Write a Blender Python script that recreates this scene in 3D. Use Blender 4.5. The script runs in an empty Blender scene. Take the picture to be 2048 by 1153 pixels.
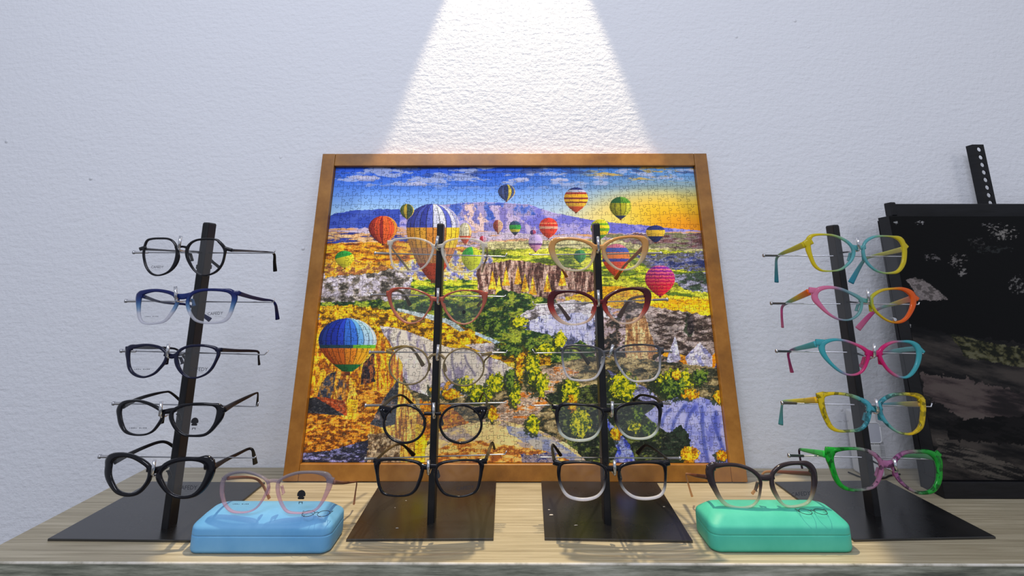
import bpy, math, random
import numpy as np
from mathutils import Vector, Matrix

SC = bpy.context.scene
COL = SC.collection
random.seed(4)

# ------------------------------------------------------------------ camera, world, lights, exposure
F, PX, PY, TH, CH, YAW = 1000.0, 1024.0, 325.4, 0.2244, 0.3333, -0.0042     # measured from the photo (2048x1153 frame)
cR = Vector((math.cos(YAW), -math.sin(YAW), 0)); cF0 = Vector((math.sin(YAW), math.cos(YAW), 0)); cZ = Vector((0, 0, 1))
cF = cF0 * math.cos(TH) + cZ * math.sin(TH); cU = -cF0 * math.sin(TH) + cZ * math.cos(TH)
CAM = Vector((0, 0, CH))
cam = bpy.data.cameras.new('camera'); camo = bpy.data.objects.new('camera', cam); COL.objects.link(camo)
camo.matrix_world = Matrix(((cR.x, cU.x, -cF.x, 0), (cR.y, cU.y, -cF.y, 0), (cR.z, cU.z, -cF.z, CH), (0, 0, 0, 1)))
cam.sensor_width = 36; cam.lens = F / 2048 * 36; cam.shift_y = -(576.5 - PY) / 2048
cam.clip_start = 0.02; cam.clip_end = 50
SC.camera = camo

w = bpy.data.worlds.new('world'); SC.world = w; w.use_nodes = True
w.node_tree.nodes['Background'].inputs[0].default_value = (0.80, 0.86, 1.0, 1)
w.node_tree.nodes['Background'].inputs[1].default_value = 0.45
def area(name, loc, target, size, power, color):
    l = bpy.data.lights.new(name, 'AREA'); l.shape = 'RECTANGLE'; l.size = size[0]; l.size_y = size[1]; l.energy = power; l.color = color
    o = bpy.data.objects.new(name, l); COL.objects.link(o); o.location = loc
    o.rotation_euler = (Vector(target) - Vector(loc)).to_track_quat('-Z', 'Y').to_euler()
    return o
area('room_ceiling_light', (-0.35, -0.9, 1.75), (0, 0.95, 0.35), (1.0, 0.5), 26, (0.86, 0.89, 1.0))
area('room_side_light', (1.6, -0.9, 1.6), (0.3, 0.95, 0.3), (0.6, 0.6), 5, (1.0, 0.95, 0.92))
sp = bpy.data.lights.new('picture_spotlight', 'SPOT'); sp.energy = 100; sp.color = (1.0, 0.82, 0.54); sp.spot_size = 2 * math.atan(0.315); sp.spot_blend = 0.10
sp.shadow_soft_size = 0.012
spo = bpy.data.objects.new('picture_spotlight', sp); COL.objects.link(spo); spo.location = (0.008, 0.873, 1.563)
SC.view_settings.view_transform = 'Standard'; SC.view_settings.look = 'None'; SC.view_settings.gamma = 1; SC.view_settings.exposure = 0.0
SC.view_settings.use_curve_mapping = False

# ------------------------------------------------------------------ measuring helpers
def ray(px, py):
    return cF + cR * ((px - PX) / F) + cU * ((PY - py) / F)
def atY(px, py, Y):
    d = ray(px, py); return CAM + d * (Y / d.y)
def atZ(px, py, Z):
    d = ray(px, py); return CAM + d * ((Z - CH) / d.z)
def depth(p):
    return (p - CAM).dot(cF)

# ------------------------------------------------------------------ object helpers
def lin(c):
    return tuple(((v / 255) / 12.92 if v <= 10.3 else ((v / 255 + 0.055) / 1.055) ** 2.4) for v in c)
def link(name, me, mat=None, parent=None, loc=None, smooth=False):
    if mat: me.materials.append(mat)
    o = bpy.data.objects.new(name, me); COL.objects.link(o)
    if smooth:
        me.polygons.foreach_set('use_smooth', [True] * len(me.polygons))
    if parent:
        o.parent = parent; o.location = -parent.location if loc is None else loc
    elif loc is not None: o.location = loc
    return o
def thing(name, label, cat, loc=(0, 0, 0), group=None):
    o = bpy.data.objects.new(name, None); COL.objects.link(o); o.location = loc; o.empty_display_size = 0.02
    o['label'] = label; o['category'] = cat
    if group: o['group'] = group
    return o
def mesh(name, vs, fs):
    me = bpy.data.meshes.new(name); me.from_pydata([tuple(v) for v in vs], [], fs); me.update(); return me
def part(name, vs, fs, mat, parent, smooth=False):
    return link(name, mesh(name, vs, fs), mat, parent, smooth=smooth)
def boxvf(p0, p1, bev=0.0):
    x0, y0, z0 = p0; x1, y1, z1 = p1
    if bev <= 0:
        vs = [(x, y, z) for z in (z0, z1) for y in (y0, y1) for x in (x0, x1)]
        return vs, [(0, 2, 3, 1), (4, 5, 7, 6), (0, 1, 5, 4), (2, 6, 7, 3), (0, 4, 6, 2), (1, 3, 7, 5)]
    import bmesh
    bm = bmesh.new(); bmesh.ops.create_cube(bm, size=1)
    for v in bm.verts: v.co = Vector(((x0 + x1) / 2 + v.co.x * (x1 - x0), (y0 + y1) / 2 + v.co.y * (y1 - y0), (z0 + z1) / 2 + v.co.z * (z1 - z0)))
    bmesh.ops.bevel(bm, geom=bm.edges[:], offset=bev, segments=3, affect='EDGES', profile=0.5)
    vs = [v.co[:] for v in bm.verts]; fs = [[v.index for v in f.verts] for f in bm.faces]; bm.free(); return vs, fs
def xf(vs, M): return [M @ Vector(v) for v in vs]
def tube(pts, rad, n=10, cap=True):
    """round tube through 3D points, rad a number or a list"""
    pts = [Vector(p) for p in pts]; vs = []; fs = []
    r = rad if isinstance(rad, (list, tuple)) else [rad] * len(pts)
    up = None
    for i, p in enumerate(pts):
        t = (pts[min(i + 1, len(pts) - 1)] - pts[max(i - 1, 0)]).normalized()
        if up is None:
            up = t.cross(Vector((0, 0, 1)) if abs(t.z) < .9 else Vector((1, 0, 0))).normalized()
        else: up = (up - t * up.dot(t)).normalized()
        b = t.cross(up)
        for k in range(n):
            a = 2 * math.pi * k / n; vs.append(p + (up * math.cos(a) + b * math.sin(a)) * r[i])
    for i in range(len(pts) - 1):
        for k in range(n): fs.append((i * n + k, i * n + (k + 1) % n, (i + 1) * n + (k + 1) % n, (i + 1) * n + k))
    if cap: fs.append(tuple(range(n))[::-1]); fs.append(tuple((len(pts) - 1) * n + k for k in range(n)))
    return vs, fs
def join(*lst):
    V, Fc = [], []
    for vs, fs in lst:
        o = len(V); V += [Vector(v) for v in vs]; Fc += [tuple(i + o for i in f) for f in fs]
    return V, Fc
def rrect(w_, d_, r, z, n=8):
    out = []
    for cx_, cy_, a0 in ((w_ / 2 - r, d_ / 2 - r, 0), (-w_ / 2 + r, d_ / 2 - r, 90), (-w_ / 2 + r, -d_ / 2 + r, 180), (w_ / 2 - r, -d_ / 2 + r, 270)):
        for k in range(n + 1):
            a = math.radians(a0 + 90 * k / n); out.append(Vector((cx_ + r * math.cos(a), cy_ + r * math.sin(a), z)))
    return out
def loft(rings, cap0=True, cap1=True):
    n = len(rings[0]); vs = [v for r in rings for v in r]; fs = []
    for i in range(len(rings) - 1):
        for k in range(n): fs.append((i * n + k, i * n + (k + 1) % n, (i + 1) * n + (k + 1) % n, (i + 1) * n + k))
    if cap0: fs.append(tuple(range(n))[::-1])
    if cap1: fs.append(tuple((len(rings) - 1) * n + k for k in range(n)))
    return vs, fs
def text_mesh(s, size):
    cu = bpy.data.curves.new('lettering', 'FONT'); cu.body = s; cu.size = size; cu.align_x = 'CENTER'; cu.resolution_u = 2
    o = bpy.data.objects.new('lettering', cu); COL.objects.link(o)
    dg = bpy.context.evaluated_depsgraph_get(); me = bpy.data.meshes.new_from_object(o.evaluated_get(dg))
    vs = [v.co.copy() for v in me.vertices]; fs = [tuple(p.vertices) for p in me.polygons]
    bpy.data.objects.remove(o); bpy.data.curves.remove(cu); bpy.data.meshes.remove(me)
    return vs, fs

# ------------------------------------------------------------------ materials
def mat(name, color, rough=0.5, metal=0.0, spec=0.5, coat=0.0):
    m = bpy.data.materials.new(name); m.use_nodes = True; b = m.node_tree.nodes['Principled BSDF']
    b.inputs['Base Color'].default_value = (*lin(color), 1); b.inputs['Roughness'].default_value = rough; b.inputs['Metallic'].default_value = metal
    b.inputs['Specular IOR Level'].default_value = spec; b.inputs['Coat Weight'].default_value = coat
    return m
def N(m, t, **kw):
    n = m.node_tree.nodes.new(t)
    for k, v in kw.items():
        if k in n.inputs: n.inputs[k].default_value = v
        else: setattr(n, k, v)
    return n
def L(m, a, b): m.node_tree.links.new(a, b)
def bsdf(m): return m.node_tree.nodes['Principled BSDF']
def noise_color(m, stops, scale=(1, 1, 1), nscale=5, detail=6, rough=0.6, bump=0.0, bdist=0.001, coord='Object', dist=0.0, ramp_pos=None):
    tc = N(m, 'ShaderNodeTexCoord'); mp = N(m, 'ShaderNodeMapping'); mp.inputs['Scale'].default_value = scale
    L(m, tc.outputs[coord], mp.inputs[0]); nz = N(m, 'ShaderNodeTexNoise', Scale=nscale, Detail=detail, Roughness=rough, Distortion=dist); L(m, mp.outputs[0], nz.inputs['Vector'])
    cr = N(m, 'ShaderNodeValToRGB'); e = cr.color_ramp.elements
    ps = ramp_pos or [0.3 + 0.4 * i / (len(stops) - 1) for i in range(len(stops))]
    while len(e) < len(stops): e.new(0.5)
    for i, (p, c) in enumerate(zip(ps, stops)): e[i].position = p; e[i].color = (*lin(c), 1)
    L(m, nz.outputs['Fac'], cr.inputs[0]); L(m, cr.outputs[0], bsdf(m).inputs['Base Color'])
    if bump:
        bp = N(m, 'ShaderNodeBump', Strength=bump, Distance=bdist); L(m, nz.outputs['Fac'], bp.inputs['Height']); L(m, bp.outputs[0], bsdf(m).inputs['Normal'])
    return nz, cr, mp

M_wall = mat('white_plaster', (226, 227, 232), 0.75, spec=0.3)
def wall_nodes(m):
    tc = N(m, 'ShaderNodeTexCoord')
    fine = N(m, 'ShaderNodeTexNoise', Scale=115, Detail=3, Roughness=0.6); L(m, tc.outputs['Object'], fine.inputs['Vector'])
    mp = N(m, 'ShaderNodeMapping'); mp.inputs['Scale'].default_value = (0.35, 1, 1.6); L(m, tc.outputs['Object'], mp.inputs[0])
    br = N(m, 'ShaderNodeTexNoise', Scale=90, Detail=4, Roughness=0.65); L(m, mp.outputs[0], br.inputs['Vector'])
    big = N(m, 'ShaderNodeTexNoise', Scale=5, Detail=4, Roughness=0.5); L(m, tc.outputs['Object'], big.inputs['Vector'])
    v = N(m, 'ShaderNodeTexVoronoi', Scale=12, Randomness=1.0); L(m, tc.outputs['Object'], v.inputs['Vector'])
    vr = N(m, 'ShaderNodeMapRange'); vr.inputs[1].default_value = 0.0; vr.inputs[2].default_value = 0.05; vr.inputs[3].default_value = 1; vr.inputs[4].default_value = 0
    L(m, v.outputs['Distance'], vr.inputs[0])
    ad = N(m, 'ShaderNodeMath', operation='MULTIPLY_ADD'); ad.inputs[1].default_value = 1.5; L(m, fine.outputs['Fac'], ad.inputs[0]); L(m, br.outputs['Fac'], ad.inputs[2])
    a2 = N(m, 'ShaderNodeMath', operation='MULTIPLY_ADD'); a2.inputs[1].default_value = 3.0; L(m, big.outputs['Fac'], a2.inputs[0]); L(m, ad.outputs[0], a2.inputs[2])
    a3 = N(m, 'ShaderNodeMath', operation='MULTIPLY_ADD'); a3.inputs[1].default_value = 2.5; L(m, vr.outputs[0], a3.inputs[0]); L(m, a2.outputs[0], a3.inputs[2])
    bp = N(m, 'ShaderNodeBump', Strength=1.0, Distance=0.0011); L(m, a3.outputs[0], bp.inputs['Height']); L(m, bp.outputs[0], bsdf(m).inputs['Normal'])
wall_nodes(M_wall)
M_table = mat('weathered_wood_laminate', (190, 178, 150), 0.42, spec=0.5)
def table_nodes(m):
    nz, cr, mp = noise_color(m, [(118, 108, 86), (162, 151, 125), (183, 172, 146), (206, 196, 171)], scale=(0.9, 46, 8), nscale=4, detail=9, rough=0.7, bump=0.25, bdist=0.0008, dist=0.6)
    tc = N(m, 'ShaderNodeTexCoord'); n2 = N(m, 'ShaderNodeTexNoise', Scale=4.5, Detail=5); L(m, tc.outputs['Object'], n2.inputs['Vector'])
    mx = N(m, 'ShaderNodeMix', data_type='RGBA', blend_type='MULTIPLY'); mx.inputs[0].default_value = 0.35
    c2 = N(m, 'ShaderNodeValToRGB'); c2.color_ramp.elements[0].position = .35; c2.color_ramp.elements[1].position = .65
    c2.color_ramp.elements[0].color = (.72, .68, .6, 1); c2.color_ramp.elements[1].color = (1, 1, 1, 1)
    L(m, n2.outputs['Fac'], c2.inputs[0]); L(m, cr.outputs[0], mx.inputs[6]); L(m, c2.outputs[0], mx.inputs[7]); L(m, mx.outputs[2], bsdf(m).inputs['Base Color'])
table_nodes(M_table)
M_edge = mat('weathered_edge', (150, 150, 140), 0.7)
noise_color(M_edge, [(58, 60, 54), (104, 106, 92), (150, 150, 134), (190, 188, 174)], scale=(.7, 10, 9), nscale=12, detail=8, rough=0.7, bump=0.4, bdist=0.001)
M_lip = mat('pale_highlight_lip', (206, 200, 184), 0.6); noise_color(M_lip, [(150, 144, 126), (206, 200, 186), (220, 214, 204)], nscale=40, detail=5)  # whitish highlight along the table's front lip, put into its colour
M_floor = mat('grey_floor', (120, 118, 115), 0.6); noise_color(M_floor, [(100, 98, 95), (135, 132, 128)], nscale=3)
M_black = mat('black_painted_steel', (20, 20, 23), 0.42, spec=0.35); noise_color(M_black, [(14, 14, 16), (30, 30, 34)], nscale=30, detail=4, bump=0.05)
M_plate = mat('black_base_plate', (24, 24, 26), 0.30, spec=1.0)
def plate_nodes(m):
    nz, cr, mp = noise_color(m, [(8, 8, 9), (17, 17, 18), (32, 32, 32)], nscale=9, detail=6)
    mr = N(m, 'ShaderNodeMapRange'); mr.inputs[3].default_value = .16; mr.inputs[4].default_value = .40; L(m, nz.outputs['Fac'], mr.inputs[0]); L(m, mr.outputs[0], bsdf(m).inputs['Roughness'])
plate_nodes(M_plate)
M_scuff = mat('white_scuff', (190, 185, 180), 0.8)
M_wood = mat('golden_brown_wood', (150, 98, 40), 0.38, spec=0.5)
noise_color(M_wood, [(126, 80, 24), (152, 100, 34), (172, 118, 48)], scale=(3, 3, 3), nscale=7, detail=8, rough=0.65, bump=0.06, bdist=.0005)
M_back = mat('brown_backing_board', (90, 60, 40), 0.8)
M_chrome = mat('polished_chrome', (225, 225, 230), 0.18, metal=1.0)
M_steel = mat('brushed_steel_wire', (190, 190, 195), 0.3, metal=1.0)
M_easel = mat('black_easel_wood', (16, 16, 19), 0.5, spec=.3); noise_color(M_easel, [(10, 10, 12), (24, 24, 28)], scale=(1, 1, 8), nscale=20, bump=.1)
M_device = mat('white_plastic', (222, 222, 224), 0.4)
M_devwin = mat('pale_window_plastic', (196, 198, 208), 0.25)
M_ink = mat('grey_print_ink', (48, 48, 56), 0.7)
M_ink2 = mat('black_print_ink', (20, 18, 24), 0.7)
M_cable = mat('dark_cable', (30, 30, 30), 0.6)
M_dark = mat('black_pupil', (10, 10, 12), 0.3)
def fabric(name, a, b):
    m = mat(name, a, 0.5, spec=0.4); noise_color(m, [a, b], scale=(1, 1, 1), nscale=18, detail=5, bump=0.08, bdist=.0004); return m
M_blue = fabric('sky_blue_leatherette', (92, 156, 204), (114, 174, 216))
M_teal = fabric('mint_green_leatherette', (62, 178, 152), (82, 194, 168))

def acetate(name, facet=False):
    """coloured acetate: colour and clarity come from the frame's own colour attribute"""
    m = bpy.data.materials.new(name); m.use_nodes = True; nt = m.node_tree; b = bsdf(m)
    at = N(m, 'ShaderNodeAttribute'); at.attribute_name = 'tint'
    b.inputs['Roughness'].default_value = 0.14; b.inputs['Specular IOR Level'].default_value = 0.35; b.inputs['Coat Weight'].default_value = 0.1; b.inputs['Coat Roughness'].default_value = .05
    tr = N(m, 'ShaderNodeBsdfTransparent'); mx = N(m, 'ShaderNodeMixShader'); out = nt.nodes['Material Output']
    col = at.outputs['Color']
    if facet:
        tc = N(m, 'ShaderNodeTexCoord'); v = N(m, 'ShaderNodeTexVoronoi', Scale=190); L(m, tc.outputs['Object'], v.inputs['Vector'])
        cr = N(m, 'ShaderNodeValToRGB'); e = cr.color_ramp.elements; e[0].position = .25; e[0].color = (.22, .25, .25, 1); e[1].position = .5; e[1].color = (1, 1, 1, 1)
        L(m, v.outputs['Color'], cr.inputs[0]); mm = N(m, 'ShaderNodeMix', data_type='RGBA', blend_type='MULTIPLY'); mm.inputs[0].default_value = .85
        L(m, col, mm.inputs[6]); L(m, cr.outputs[0], mm.inputs[7]); col = mm.outputs[2]
    L(m, col, b.inputs['Base Color']); L(m, col, tr.inputs['Color'])
    L(m, at.outputs['Alpha'], mx.inputs[0]); L(m, tr.outputs[0], mx.inputs[1]); L(m, b.outputs[0], mx.inputs[2]); L(m, mx.outputs[0], out.inputs[0])
    return m
M_acet = acetate('tinted_acetate'); M_temple = acetate('tinted_temple_acetate'); bsdf(M_temple).inputs['Specular IOR Level'].default_value = .2; bsdf(M_temple).inputs['Coat Weight'].default_value = 0; bsdf(M_temple).inputs['Roughness'].default_value = .4; M_facet = acetate('mottled_acetate', True)
def lens_mat():
    m = bpy.data.materials.new('clear_demo_lens'); m.use_nodes = True; nt = m.node_tree
    g = N(m, 'ShaderNodeBsdfGlossy'); g.inputs['Roughness'].default_value = 0.08
    tr = N(m, 'ShaderNodeBsdfTransparent'); tr.inputs['Color'].default_value = (.975, .975, .98, 1)
    lw = N(m, 'ShaderNodeLayerWeight'); pw = N(m, 'ShaderNodeMath', operation='POWER'); pw.inputs[1].default_value = 5; L(m, lw.outputs['Facing'], pw.inputs[0])
    fr = N(m, 'ShaderNodeMath', operation='MULTIPLY_ADD'); fr.inputs[1].default_value = .6; fr.inputs[2].default_value = .045; L(m, pw.outputs[0], fr.inputs[0])
    mx = N(m, 'ShaderNodeMixShader'); L(m, fr.outputs[0], mx.inputs[0]); L(m, tr.outputs[0], mx.inputs[1]); L(m, g.outputs[0], mx.inputs[2]); L(m, mx.outputs[0], nt.nodes['Material Output'].inputs[0])
    return m
M_lens = lens_mat()

# ------------------------------------------------------------------ room
def struct(name, vs, fs, m):
    o = link(name, mesh(name, vs, fs), m); o['kind'] = 'structure'; return o
WY = 0.993
struct('wall_back', *boxvf((-2.2, WY, -0.75), (2.6, WY + 0.1, 1.9)), M_wall)
struct('floor', *boxvf((-2.2, -1.6, -0.77), (2.6, WY + 0.1, -0.75)), M_floor)

# display table: top surface is z = 0, front edge at y = 0.69
tb = thing('display_table', 'long display table with greyish weathered wood-grain top against the white wall', 'table', (0.2, 0.84, -0.75))
TL, TR_, TF, TB = -0.655, 1.35, 0.689, WY - 0.002
part('tabletop', *boxvf((TL, TF, -0.022), (TR_, TB, 0.0)), M_table, tb)
vs, fs = tube([(TL, TF + .0004, -0.0017), (TR_, TF + .0004, -0.0017)], 0.0017, 10); part('edge_lip', vs, fs, M_lip, tb)
part('front_apron', *boxvf((TL + .001, TF + .001, -0.085), (TR_ - .001, TF + 0.022, -0.0222)), M_edge, tb)
part('front_edge', *boxvf((TL, TF - .0016, -0.0225), (TR_, TF - .0001, -0.0030)), M_edge, tb)
for x, y in ((TL + .04, TF + .05), (TR_ - .04, TF + .05), (TL + .04, TB - .04), (TR_ - .04, TB - .04)):
    part('leg', *boxvf((x - .025, y - .025, -0.75), (x + .025, y + .025, -0.022)), M_table, tb)

# ------------------------------------------------------------------ value noise for the painted pictures
_rng = np.random.RandomState(7); _T = _rng.rand(256, 256).astype(np.float32)
def vnoise(x, y, s=0):
    x = x + s * 17.3; y = y + s * 9.7
    xi = np.floor(x).astype(int); yi = np.floor(y).astype(int); fx_ = x - xi; fy_ = y - yi
    fx_ = fx_ * fx_ * (3 - 2 * fx_); fy_ = fy_ * fy_ * (3 - 2 * fy_)
    a = _T[yi & 255, xi & 255]; b = _T[yi & 255, (xi + 1) & 255]; c = _T[(yi + 1) & 255, xi & 255]; d = _T[(yi + 1) & 255, (xi + 1) & 255]
    return (a * (1 - fx_) + b * fx_) * (1 - fy_) + (c * (1 - fx_) + d * fx_) * fy_
def fbm(x, y, s=0, o=4):
    r = 0; a = .5; t = 0
    for i in range(o): r = r + a * vnoise(x * 2 ** i, y * 2 ** i, s + i * 3); t += a; a *= .66
    return .5 + (r / t - .5) * (1 + .09 * o)
def window(m):
    r = np.flatnonzero(m.any(1)); c = np.flatnonzero(m.any(0))
    return (slice(0, 0), slice(0, 0)) if len(r) == 0 else (slice(r[0], r[-1] + 1), slice(c[0], c[-1] + 1))
def polymask(X, Y, pts, wob=0, s=0):
    xs = [q[0] for q in pts]; ys = [q[1] for q in pts]; g = wob + 2; full = np.zeros(X.shape, bool)
    wn = window((X > min(xs) - g) & (X < max(xs) + g) & (Y > min(ys) - g) & (Y < max(ys) + g))
    if full[wn].size: full[wn] = polymask_in(X[wn], Y[wn], pts, wob, s)
    return full
def polymask_in(X, Y, pts, wob=0, s=0):
    if wob:
        X = X + (fbm(X / 9, Y / 9, s, 3) - .5) * wob * 2; Y = Y + (fbm(X / 9 + 40, Y / 9, s, 3) - .5) * wob * 2
    m = np.zeros(X.shape, bool); n = len(pts)
    for i in range(n):
        x0, y0 = pts[i]; x1, y1 = pts[(i + 1) % n]
        if y0 == y1: continue
        c = ((y0 > Y) != (y1 > Y)) & (X < (x1 - x0) * (Y - y0) / (y1 - y0) + x0); m ^= c
    return m
def sstep(a, b, v): t = np.clip((v - a) / (b - a), 0, 1); return t * t * (3 - 2 * t)
class Painter:
    def __init__(s, X, Y): s.X, s.Y = X, Y; s.C = np.zeros(X.shape + (3,), np.float32)
    def put(s, m, c):
        c = np.array(c, np.float32); m = m.astype(np.float32)[..., None]; s.C = s.C * (1 - m) + c * m
    def tex(s, m, cols, sx, sy, seed=0, sharp=.2, o=6, ps=None):
        """mix a few printed colours by noise"""
        wn = window(m > 0)
        if m[wn].size == 0: return
        m = m[wn]; n = fbm(s.X[wn] / sx, s.Y[wn] / sy, seed, o); r = np.zeros(n.shape + (3,), np.float32) + np.array(cols[0], np.float32)
        ps = ps or [.5 + (i - (len(cols) - 2) / 2) * .12 for i in range(len(cols) - 1)]
        for p, c in zip(ps, cols[1:]):
            k = sstep(p - sharp / 2, p + sharp / 2, n)[..., None]; r = r * (1 - k) + np.array(c, np.float32) * k
        m = m.astype(np.float32)[..., None]; s.C[wn] = s.C[wn] * (1 - m) + r * m
def picture_mesh(name, corner, ux, uz, wd, ht, nx, ny, mask_paint, material, parent):
    """flat printed panel: a fine grid carrying the print as a colour attribute"""
    u = np.linspace(0, 1, nx); v = np.linspace(0, 1, ny); U, V = np.meshgrid(u, v)
    P = np.array(corner)[None, None] + U[..., None] * np.array(ux) * wd + V[..., None] * np.array(uz) * ht
    D = P - np.array(CAM); dd = D @ np.array(cF)
    X = PX + F * (D @ np.array(cR)) / dd; Y = PY - F * (D @ np.array(cU)) / dd
    C, H = mask_paint(X, Y, U, V)
    me = bpy.data.meshes.new(name); nv = nx * ny; nf = (nx - 1) * (ny - 1)
    me.vertices.add(nv); me.vertices.foreach_set('co', P.reshape(-1).astype(np.float32))
    idx = np.arange(nv).reshape(ny, nx); q = np.stack([idx[:-1, :-1], idx[:-1, 1:], idx[1:, 1:], idx[1:, :-1]], -1).reshape(-1)
    me.loops.add(nf * 4); me.loops.foreach_set('vertex_index', q.astype(np.int32))
    me.polygons.add(nf); me.polygons.foreach_set('loop_start', (np.arange(nf) * 4).astype(np.int32))
    try: me.polygons.foreach_set('loop_total', np.full(nf, 4, np.int32))
    except Exception: pass
    me.update(calc_edges=True)
    c = np.clip(C, 0, 255) / 255; c = np.where(c <= .04045, c / 12.92, ((c + .055) / 1.055) ** 2.4)
    a = me.color_attributes.new('print', 'FLOAT_COLOR', 'POINT'); a.data.foreach_set('color', np.concatenate([c, H[..., None]], -1).reshape(-1).astype(np.float32))
    return link(name, me, material, parent)
def print_mat(name, rough, bump, gain=1.0, spec=.5):
    m = mat(name, (200, 200, 200), rough, spec=spec); at = N(m, 'ShaderNodeAttribute'); at.attribute_name = 'print'
    L(m, at.outputs['Color'], bsdf(m).inputs['Base Color'])
    if bump: bp = N(m, 'ShaderNodeBump', Strength=bump, Distance=0.0006); L(m, at.outputs['Alpha'], bp.inputs['Height']); L(m, bp.outputs[0], bsdf(m).inputs['Normal'])
    return m

# ------------------------------------------------------------------ the framed jigsaw puzzle
def paint_puzzle(X, Y, U, V):
    X0, Y0 = X, Y
    p = Painter(X, Y)
    def lerp(a, b, t): t = np.clip(t, 0, 1)[..., None]; return np.array(a, np.float32) * (1 - t) + np.array(b, np.float32) * t
    # sky
    k = (Y - 332) / 100
    left = lerp((30, 84, 200), (176, 206, 240), k); right = lerp((96, 150, 214), (206, 206, 176), k * 1.1)
    sx = sstep(960, 1330, X)[..., None]; p.C = left * (1 - sx) + right * sx
    gl = sstep(1120, 1330, X + (Y - 400) * .8) * sstep(352, 425, Y); p.put(gl * .92, (232, 186, 50))
    gl = sstep(1230, 1390, X) * sstep(400, 455, Y); p.put(gl * .9, (236, 140, 24))
    gl = sstep(1080, 1250, X) * (1 - sstep(1200, 1330, X)) * sstep(395, 450, Y); p.put(gl * .6, (250, 225, 150))
    cl = sstep(.54, .66, fbm(X / 46, Y / 9, 3, 5)) * (1 - sstep(365, 385, Y)); p.put(cl * .75, (205, 205, 225))
    cl = sstep(.55, .68, fbm(X / 50, Y / 8, 9, 5)) * (1 - sstep(356, 368, Y)) * sstep(1140, 1220, X); p.put(cl * .8, (235, 185, 80))
    cl = sstep(.56, .66, fbm(X / 40, Y / 6, 15, 5)) * (1 - sstep(345, 362, Y)); p.put(cl * .6, (60, 70, 110))
    for cx_, cy_, rx, ry in ((735, 357, 26, 6), (835, 368, 22, 6), (712, 355, 20, 4), (1040, 360, 24, 5), (1120, 360, 20, 4)):
        e = 1 - ((X - cx_) / rx) ** 2 - ((Y - cy_) / ry) ** 2 + (fbm(X / 6, Y / 4, 4) - .5) * 1.6
        p.put(sstep(0, .5, e) * .85, (222, 216, 232)); p.put(sstep(0, .5, e) * sstep(cy_, cy_ + 5, Y) * .6, (110, 120, 165))
    # mountains
    p.tex(polymask(X, Y, [(640, 446), (668, 428), (700, 422), (760, 418), (830, 420), (860, 470), (860, 500), (640, 500)], 1.5), [(52, 74, 160), (68, 90, 172)], 30, 12, 2)
    p.tex(polymask(X, Y, [(800, 430), (880, 410), (960, 404), (1058, 409), (1100, 424), (1180, 440), (1230, 446), (1400, 462), (1440, 500), (800, 500)], 1.2), [(112, 112, 190), (150, 146, 206), (176, 166, 210)], 34, 16, 5)
    p.tex(polymask(X, Y, [(852, 412), (960, 405), (1058, 410), (1072, 430), (1000, 440), (870, 440)], 2), [(66, 92, 172), (92, 118, 192), (160, 150, 190)], 18, 26, 8)
    p.tex(polymask(X, Y, [(925, 410), (945, 408), (975, 440), (1020, 470), (960, 470), (930, 440)], 3), [(222, 196, 190), (120, 120, 180)], 10, 20, 6)
    p.tex(polymask(X, Y, [(980, 412), (1000, 412), (1060, 450), (1120, 480), (1010, 480)], 4), [(190, 176, 206), (128, 120, 180)], 14, 22, 7)
    p.tex(polymask(X, Y, [(640, 458), (830, 454), (1100, 470), (1440, 462), (1440, 700), (640, 700)], 2), [(205, 160, 120), (176, 160, 190), (196, 184, 200)], 50, 6, 11)
    # plains
    p.tex(polymask(X, Y, [(640, 462), (800, 470), (860, 492), (640, 492)], 2), [(48, 60, 130), (222, 160, 90), (228, 190, 150)], 34, 5, 12, ps=[.5, .62])
    p.tex(polymask(X, Y, [(640, 488), (820, 482), (960, 500), (1010, 560), (640, 570)], 2), [(120, 66, 26), (214, 128, 30), (238, 172, 44)], 26, 5, 13, ps=[.42, .54])
    p.tex(polymask(X, Y, [(960, 484), (1440, 474), (1440, 600), (960, 560)], 2), [(120, 118, 96), (176, 170, 120), (204, 196, 150)], 40, 5, 14, ps=[.42, .56])
    p.tex(polymask(X, Y, [(940, 500), (1180, 496), (1440, 505), (1440, 640), (940, 560)], 3), [(84, 104, 40), (176, 184, 50), (206, 206, 76)], 46, 7, 15, ps=[.4, .52])
    p.tex(polymask(X, Y, [(1270, 512), (1440, 500), (1440, 545), (1300, 538)], 4), [(52, 62, 110), (150, 150, 190), (96, 96, 90)], 20, 6, 16)
    p.tex(polymask(X, Y, [(1200, 470), (1440, 465), (1440, 500), (1300, 496)], 3), [(96, 66, 66), (150, 130, 140), (120, 120, 90)], 36, 4, 17)
    p.tex(polymask(X, Y, [(1130, 575), (1240, 572), (1330, 590), (1440, 600), (1440, 640), (1330, 622), (1130, 612)], 2), [(222, 160, 20), (244, 196, 50)], 40, 5, 18)
    p.tex(polymask(X, Y, [(1330, 548), (1440, 545), (1440, 590), (1370, 580)], 3), [(60, 76, 60), (130, 130, 150), (170, 170, 190)], 16, 8, 19)
    # left rocks, green band
    p.tex(polymask(X, Y, [(640, 548), (700, 540), (790, 536), (850, 560), (900, 600), (700, 625), (640, 610)], 4), [(70, 66, 60), (150, 140, 130), (206, 198, 210)], 14, 10, 20, ps=[.4, .54])
    p.tex(polymask(X, Y, [(640, 520), (700, 520), (800, 528), (760, 545), (650, 556)], 4), [(216, 150, 40), (240, 200, 80), (150, 100, 60)], 12, 8, 21)
    p.tex(polymask(X, Y, [(825, 556), (880, 540), (985, 560), (985, 610), (820, 600)], 4), [(44, 72, 36), (120, 150, 44), (196, 196, 60)], 22, 6, 22)
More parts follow.
